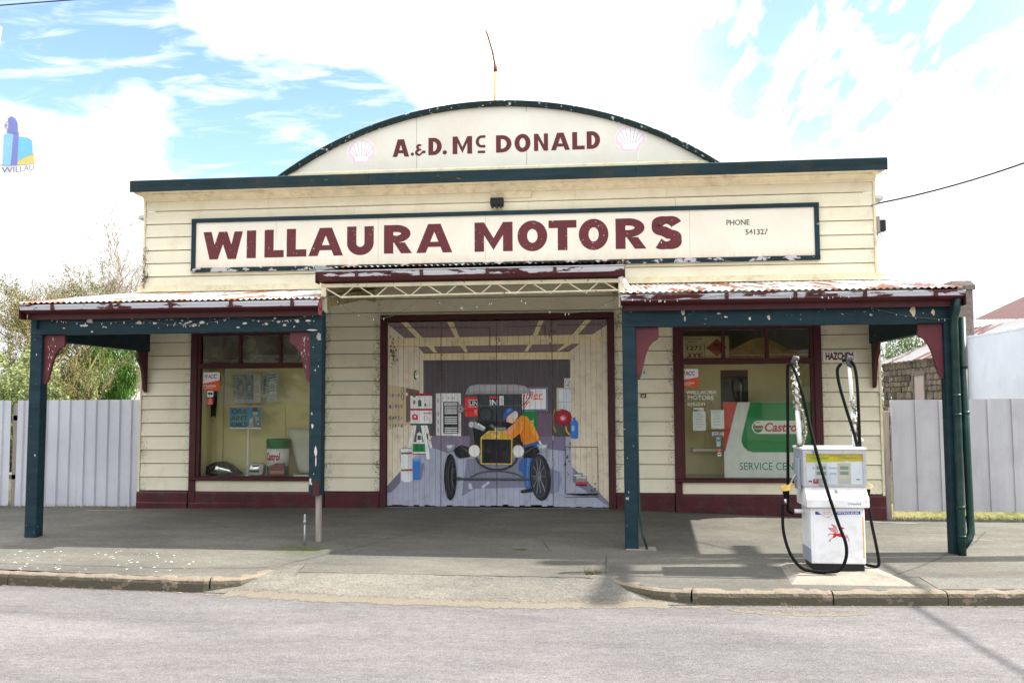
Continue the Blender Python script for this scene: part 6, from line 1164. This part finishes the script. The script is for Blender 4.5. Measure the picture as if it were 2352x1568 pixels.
tree('lichen_tree', 'crooked orange lichen tree leaning behind the left verandah post', (-10.9, 8.6, 0), 5.6, .72, 12, 'bark_lichen', 'leaf_olive', 7000, .045, 5, (-.35, .1), .2, tg, .16, .36, kids=(3, 4))
tree('bare_tree', 'bare twiggy tree rising above the left verandah roof', (-15.6, 16, 0), 10.2, .46, 21, 'bark_pale', 'leaf_olive', 500, .05, 6, (0, 0), .45, tg, .16, .28, kids=(3, 4), twig_r=.008)
tree('bare_tree', 'second bare twiggy tree close to the garage wall on the left', (-12.9, 13, 0), 8.6, .50, 33, 'bark_pale', 'leaf_olive', 4000, .045, 6, (.05, 0), .4, tg, .14, .28, kids=(3, 4), twig_r=.008)
tree('weeping_tree', 'bright green weeping tree beside the left corner of the garage', (-12.0, 10.6, 0), 5.6, .62, 5, 'bark', 'leaf_green', 30000, .085, 5, (0, 0), .0, tg, .14, .36, droop=1.)
def shrub(name, label, c, rx, ry, rz, mat, n, s, seed, group):
    r_ = random.Random(seed); t = thing(name, label, 'shrub', (c[0], c[1], 0), group); lf = MB(); cl = [(Vector((r_.gauss(0, .5) * rx, r_.gauss(0, .5) * ry, r_.uniform(.15, 1.) * rz)), r_.uniform(.22, .45)) for _ in range(22)]
    for _ in range(n):
        p, k = r_.choice(cl); d = Vector((r_.gauss(0, 1), r_.gauss(0, 1), r_.gauss(0, 1))).normalized() * r_.uniform(.6, 1.) ** .5; q = Vector(c) + p + Vector((d.x * k * rx, d.y * k * ry, d.z * k * rz * .7)); a = Vector((r_.gauss(0, 1), r_.gauss(0, 1), r_.gauss(0, 1))).normalized(); b = a.orthogonal().normalized(); lf.add([q - a * s * .5, q + b * s * .35, q + a * s * .5, q - b * s * .35], [(0, 1, 2, 3)])
    o = K(lf.build('foliage', mat, t, fix=False)); o['kind'] = 'stuff'; m = MB()
    for p, k in cl: m.tube([Vector(c) + Vector((p.x * .15, p.y * .15, 0)), Vector(c) + Vector((p.x * .6, p.y * .6, p.z * .5)), Vector(c) + p], [.03, .02, .008], 5)
    K(m.build('stems', 'bark', t, smooth=True)); return t
shrub('flowering_shrub', 'pale flowering shrub behind the fence at the far left', (-12.9, 7.2, 0), 1.2, .9, 2.45, 'leaf_pale', 9000, .07, 4, 'shrubs behind the left fence'); shrub('flowering_shrub', 'pale flowering shrub right of the left verandah post', (-11.55, 7.6, 0), .6, .6, 2.2, 'leaf_pale', 6000, .065, 9, 'shrubs behind the left fence')
shrub('dark_shrub', 'dark green low shrub behind the fence at the far left', (-12.4, 6.4, 0), .8, .6, 1.75, 'leaf_shrub', 5000, .06, 15, 'shrubs behind the left fence')
shrub('tall_shrub', 'dense green tree crown above the cottage roof on the right', (10.4, 13.6, 0), 1.5, 1.3, 3.75, 'leaf_shrub', 9000, .08, 6, 'shrubs behind the cottage')
# grass at the fence feet
def tufts(name, label, x0, x1, y0, y1, n, hgt, seed, zf):
    r_ = random.Random(seed); m = MB()
    for _ in range(n):
        x, y = r_.uniform(x0, x1), r_.uniform(y0, y1); h = hgt * r_.uniform(.4, 1.2); a = r_.uniform(0, 6.28); dx, dy = .004 * math.cos(a), .004 * math.sin(a); lx, ly = r_.gauss(0, .4) * h, r_.gauss(0, .4) * h; z = zf(x, y)
        m.add([(x - dx, y - dy, z), (x + dx, y + dy, z), (x + lx, y + ly, z + h)], [(0, 1, 2)])
    return tag(m.build(name, 'leaf_grass' if 'leaf_grass' in MAT else M('leaf_grass', (.17, .17, .055), .7, .4, 3, trans=.3).name, fix=False), label, 'grass', kind='stuff')
tufts('grass', 'short bright grass along the foot of the right fence', 5.8, 13, -.06, .5, 6000, .045, 2, lambda x, y: -.03 if y > .3 else zpav(x, y)); tufts('grass', 'thin grass along the foot of the left fence', -13, -5.7, -.12, .05, 900, .06, 3, zpav)
tufts('weeds', 'weeds at the tip of the right kerb return', 1.40, 1.56, -4.02, -3.90, 120, .05, 4, zpav)

# ------------------------------------------------------------------ across the street, mirrored in the shop windows
HS_ = thing('weatherboard_house', 'plain weatherboard house across the street behind the viewer', 'house', (6, -32, -.4))
box('wall', 1, 11, -36, -30, -.4, 2.7, 'cream_flat', HS_); m = MB(); m.prism([(-36.6, 2.7), (-33, 4.9), (-29.4, 2.7), (-29.4, 2.62), (-33, 4.8), (-36.6, 2.62)], lambda u, v, t_: (t_, u, v), .5, 11.5); K(m.build('roof', 'roof_red', HS_))
for x in (2.6, 8.2): box('window', x, x + 1.2, -29.995, -29.96, .7, 2.0, 'black', HS_)
box('door', 5.5, 6.4, -29.995, -29.95, -.3, 1.9, 'maroon', HS_)
tree('street_tree', 'bare street tree across the road left of the viewer', (-7, -27, -.4), 11, .5, 41, 'bark_pale', 'leaf_olive', 5000, .12, 5, (0, 0), .3, 'trees across the street', .2, .3); tree('street_tree', 'bare street tree across the road right of the viewer', (13, -26, -.4), 12, .5, 42, 'bark_pale', 'leaf_olive', 5000, .12, 5, (0, 0), .3, 'trees across the street', .2, .3)
shrub('hedge', 'long dark hedge across the street left of the house', (-9, -30, -.4), 7, 1.2, 3.6, 'leaf_shrub', 7000, .25, 51, 'hedges across the street'); shrub('hedge', 'long dark hedge across the street right of the house', (19, -31, -.4), 6, 1.2, 4.0, 'leaf_shrub', 7000, .25, 52, 'hedges across the street')

# leaf litter and crumbs swept against the wall, the fences and the kerb
r_ = random.Random(77); m = MB()
for k in range(420):
    if k < 190: x, y = r_.uniform(-9, 8), -.07 - abs(r_.gauss(0, .09))
    elif k < 300: x, y = r_.uniform(-6, 7), r_.uniform(-4.1, -.3)
    else: x = r_.choice((r_.uniform(-6, -2.4), r_.uniform(2.3, 7))); y = kface(x) - .02 - abs(r_.gauss(0, .03))
    if -2.3 < x < 2.2 and y < -3.9: continue
    z = (zpav(x, y) if k < 300 else ROAD) + .006; a = r_.uniform(0, 6.28); l_ = r_.uniform(.006, .022); dx, dy = math.cos(a) * l_, math.sin(a) * l_
    m.add([(x - dx, y - dy, z), (x + dy * .5, y - dx * .5, z + r_.uniform(0, .006)), (x + dx, y + dy, z + r_.uniform(0, .008)), (x - dy * .5, y + dx * .5, z)], [(0, 1, 2, 3)])
tag(m.build('leaf_litter', 'bark_lichen', fix=False), 'dry leaf litter scattered along the wall foot and kerb', 'leaf litter', kind='stuff')

# ------------------------------------------------------------------ poles, wires, banner
UP = thing('utility_pole', 'timber power pole with two crossarms standing right of the view', 'power pole', (11.3, -2.2, -.2))
K(MB().tube([(11.3, -2.2, -.4), (11.3, -2.2, 9.0)], [.18, .14], 12).build('pole', 'pole_timber', UP, smooth=True)); box('crossarm', 11.22, 11.38, -3.6, -.8, 8.26, 8.42, 'pole_timber', UP); box('crossarm', 11.22, 11.38, -3.1, -1.3, 6.92, 7.07, 'pole_timber', UP)
for y in (-3.4, -2.75, -1.65, -1.0): K(MB().lathe([(.03, 0), (.045, .04), (.025, .08), (.04, .12), (.01, .15)], 11.3, y, 10, cz=8.42).build('insulator', 'white_enamel', UP, smooth=True))
def wire(name, label, a, b, sag, r, n=24):
    a, b = Vector(a), Vector(b); P = [a.lerp(b, k / n) - Vector((0, 0, sag * 4 * (k / n) * (1 - k / n))) for k in range(n + 1)]; return tag(MB().tube(P, r, 5).build(name, 'wire', smooth=True), label, 'cable')
wire('service_cable', 'black twisted service cable rising right from the end of the parapet', (5.69, -.02, 4.47), (11.2, -2.2, 6.75), .42, .013); K(MB().tube([(5.60, -.02, 4.44), (5.69, -.02, 4.47)], .018, 6).build('cable_clamp', 'galv', G))
wire('street_cable', 'thick cable crossing the road from the power pole', (11.25, -2.3, 5.75), (10.9, -22, 5.9), .25, .028)
wire('overhead_wire', 'thin wire crossing the sky at the top left corner', (-18, 3, 9.53), (-3.0, 3, 9.86), .0, .014)
BN = thing('street_banner', 'white street banner printed with a blue and yellow emblem at the left edge', 'banner', (-5.42, -3.9, -.2))
K(MB().tube([(-5.42, -3.9, -.3), (-5.40, -3.9, 5.5), (-5.345, -3.9, 5.98)], .022, 10).build('pole', 'white_enamel', BN, smooth=True))
def bz(px, py): return (-5.305 + px * .001095, 5.16 - py * .000955)
def by(x): return -3.9 + .06 * math.sin((x + 5.42) * 7.0) * (.3 + (x + 5.42))
def edge(py): return pl([(60, 95), (200, 165), (260, 195), (420, 262), (600, 415), (760, 440), (880, 462), (960, 470), (1100, 462), (1250, 440), (1340, 400), (1440, 340), (1450, 330)], py)
m = MB(); vs = []; nr, nc = 30, 16
for j in range(nr + 1):
    py = lerp(60, 1450, j / nr); x1 = edge(py)
    for i in range(nc + 1): x, z = bz(lerp(-105, x1, i / nc), py); vs.append((x, by(x), z))
m.add(vs, [(j * (nc + 1) + i, j * (nc + 1) + i + 1, (j + 1) * (nc + 1) + i + 1, (j + 1) * (nc + 1) + i) for j in range(nr) for i in range(nc)]); K(m.build('cloth', 'banner_cloth', BN, smooth=True, fix=False))
P = Print(bz); lb, db, sk, yl, ln = (.30, .62, .78), (.22, .26, .62), (.20, .60, .82), (.78, .66, .20), (.28, .27, .42)
P.poly([(80, 470), (85, 285), (120, 258), (165, 285), (198, 350), (205, 455), (216, 462), (214, 870), (130, 870), (150, 480)], db); P.poly([(48, 480), (100, 470), (155, 485), (135, 690), (132, 868), (45, 865)], lb); P.poly([(58, 600), (140, 600), (120, 690), (60, 730)], (.7, .8, .84)); P.ell(104, 372, 52, 52, (.36, .36, .42)); P.ell(104, 372, 42, 42, (.75, .76, .82)); P.rect(99, 325, 109, 420, (.36, .36, .42)); P.rect(56, 368, 152, 378, (.36, .36, .42))
P.poly([(217, 525), (300, 535), (360, 560), (412, 605), (428, 755), (330, 780), (217, 822)], sk); P.poly([(217, 822), (330, 780), (440, 758), (458, 875), (214, 870)], yl); P.line([(217, 822), (330, 780), (440, 758)], 9, ln); P.line([(218, 525), (300, 535), (360, 560), (412, 605)], 8, ln); P.line([(0, 860), (130, 868), (300, 876), (462, 880)], 7, ln)
P.text('WILLAU', 40, 452, 888, 955, (.14, .14, .26), .0)
P.build('print', lambda u, v, h: (u, by(u) - .022 - h, v), BN)
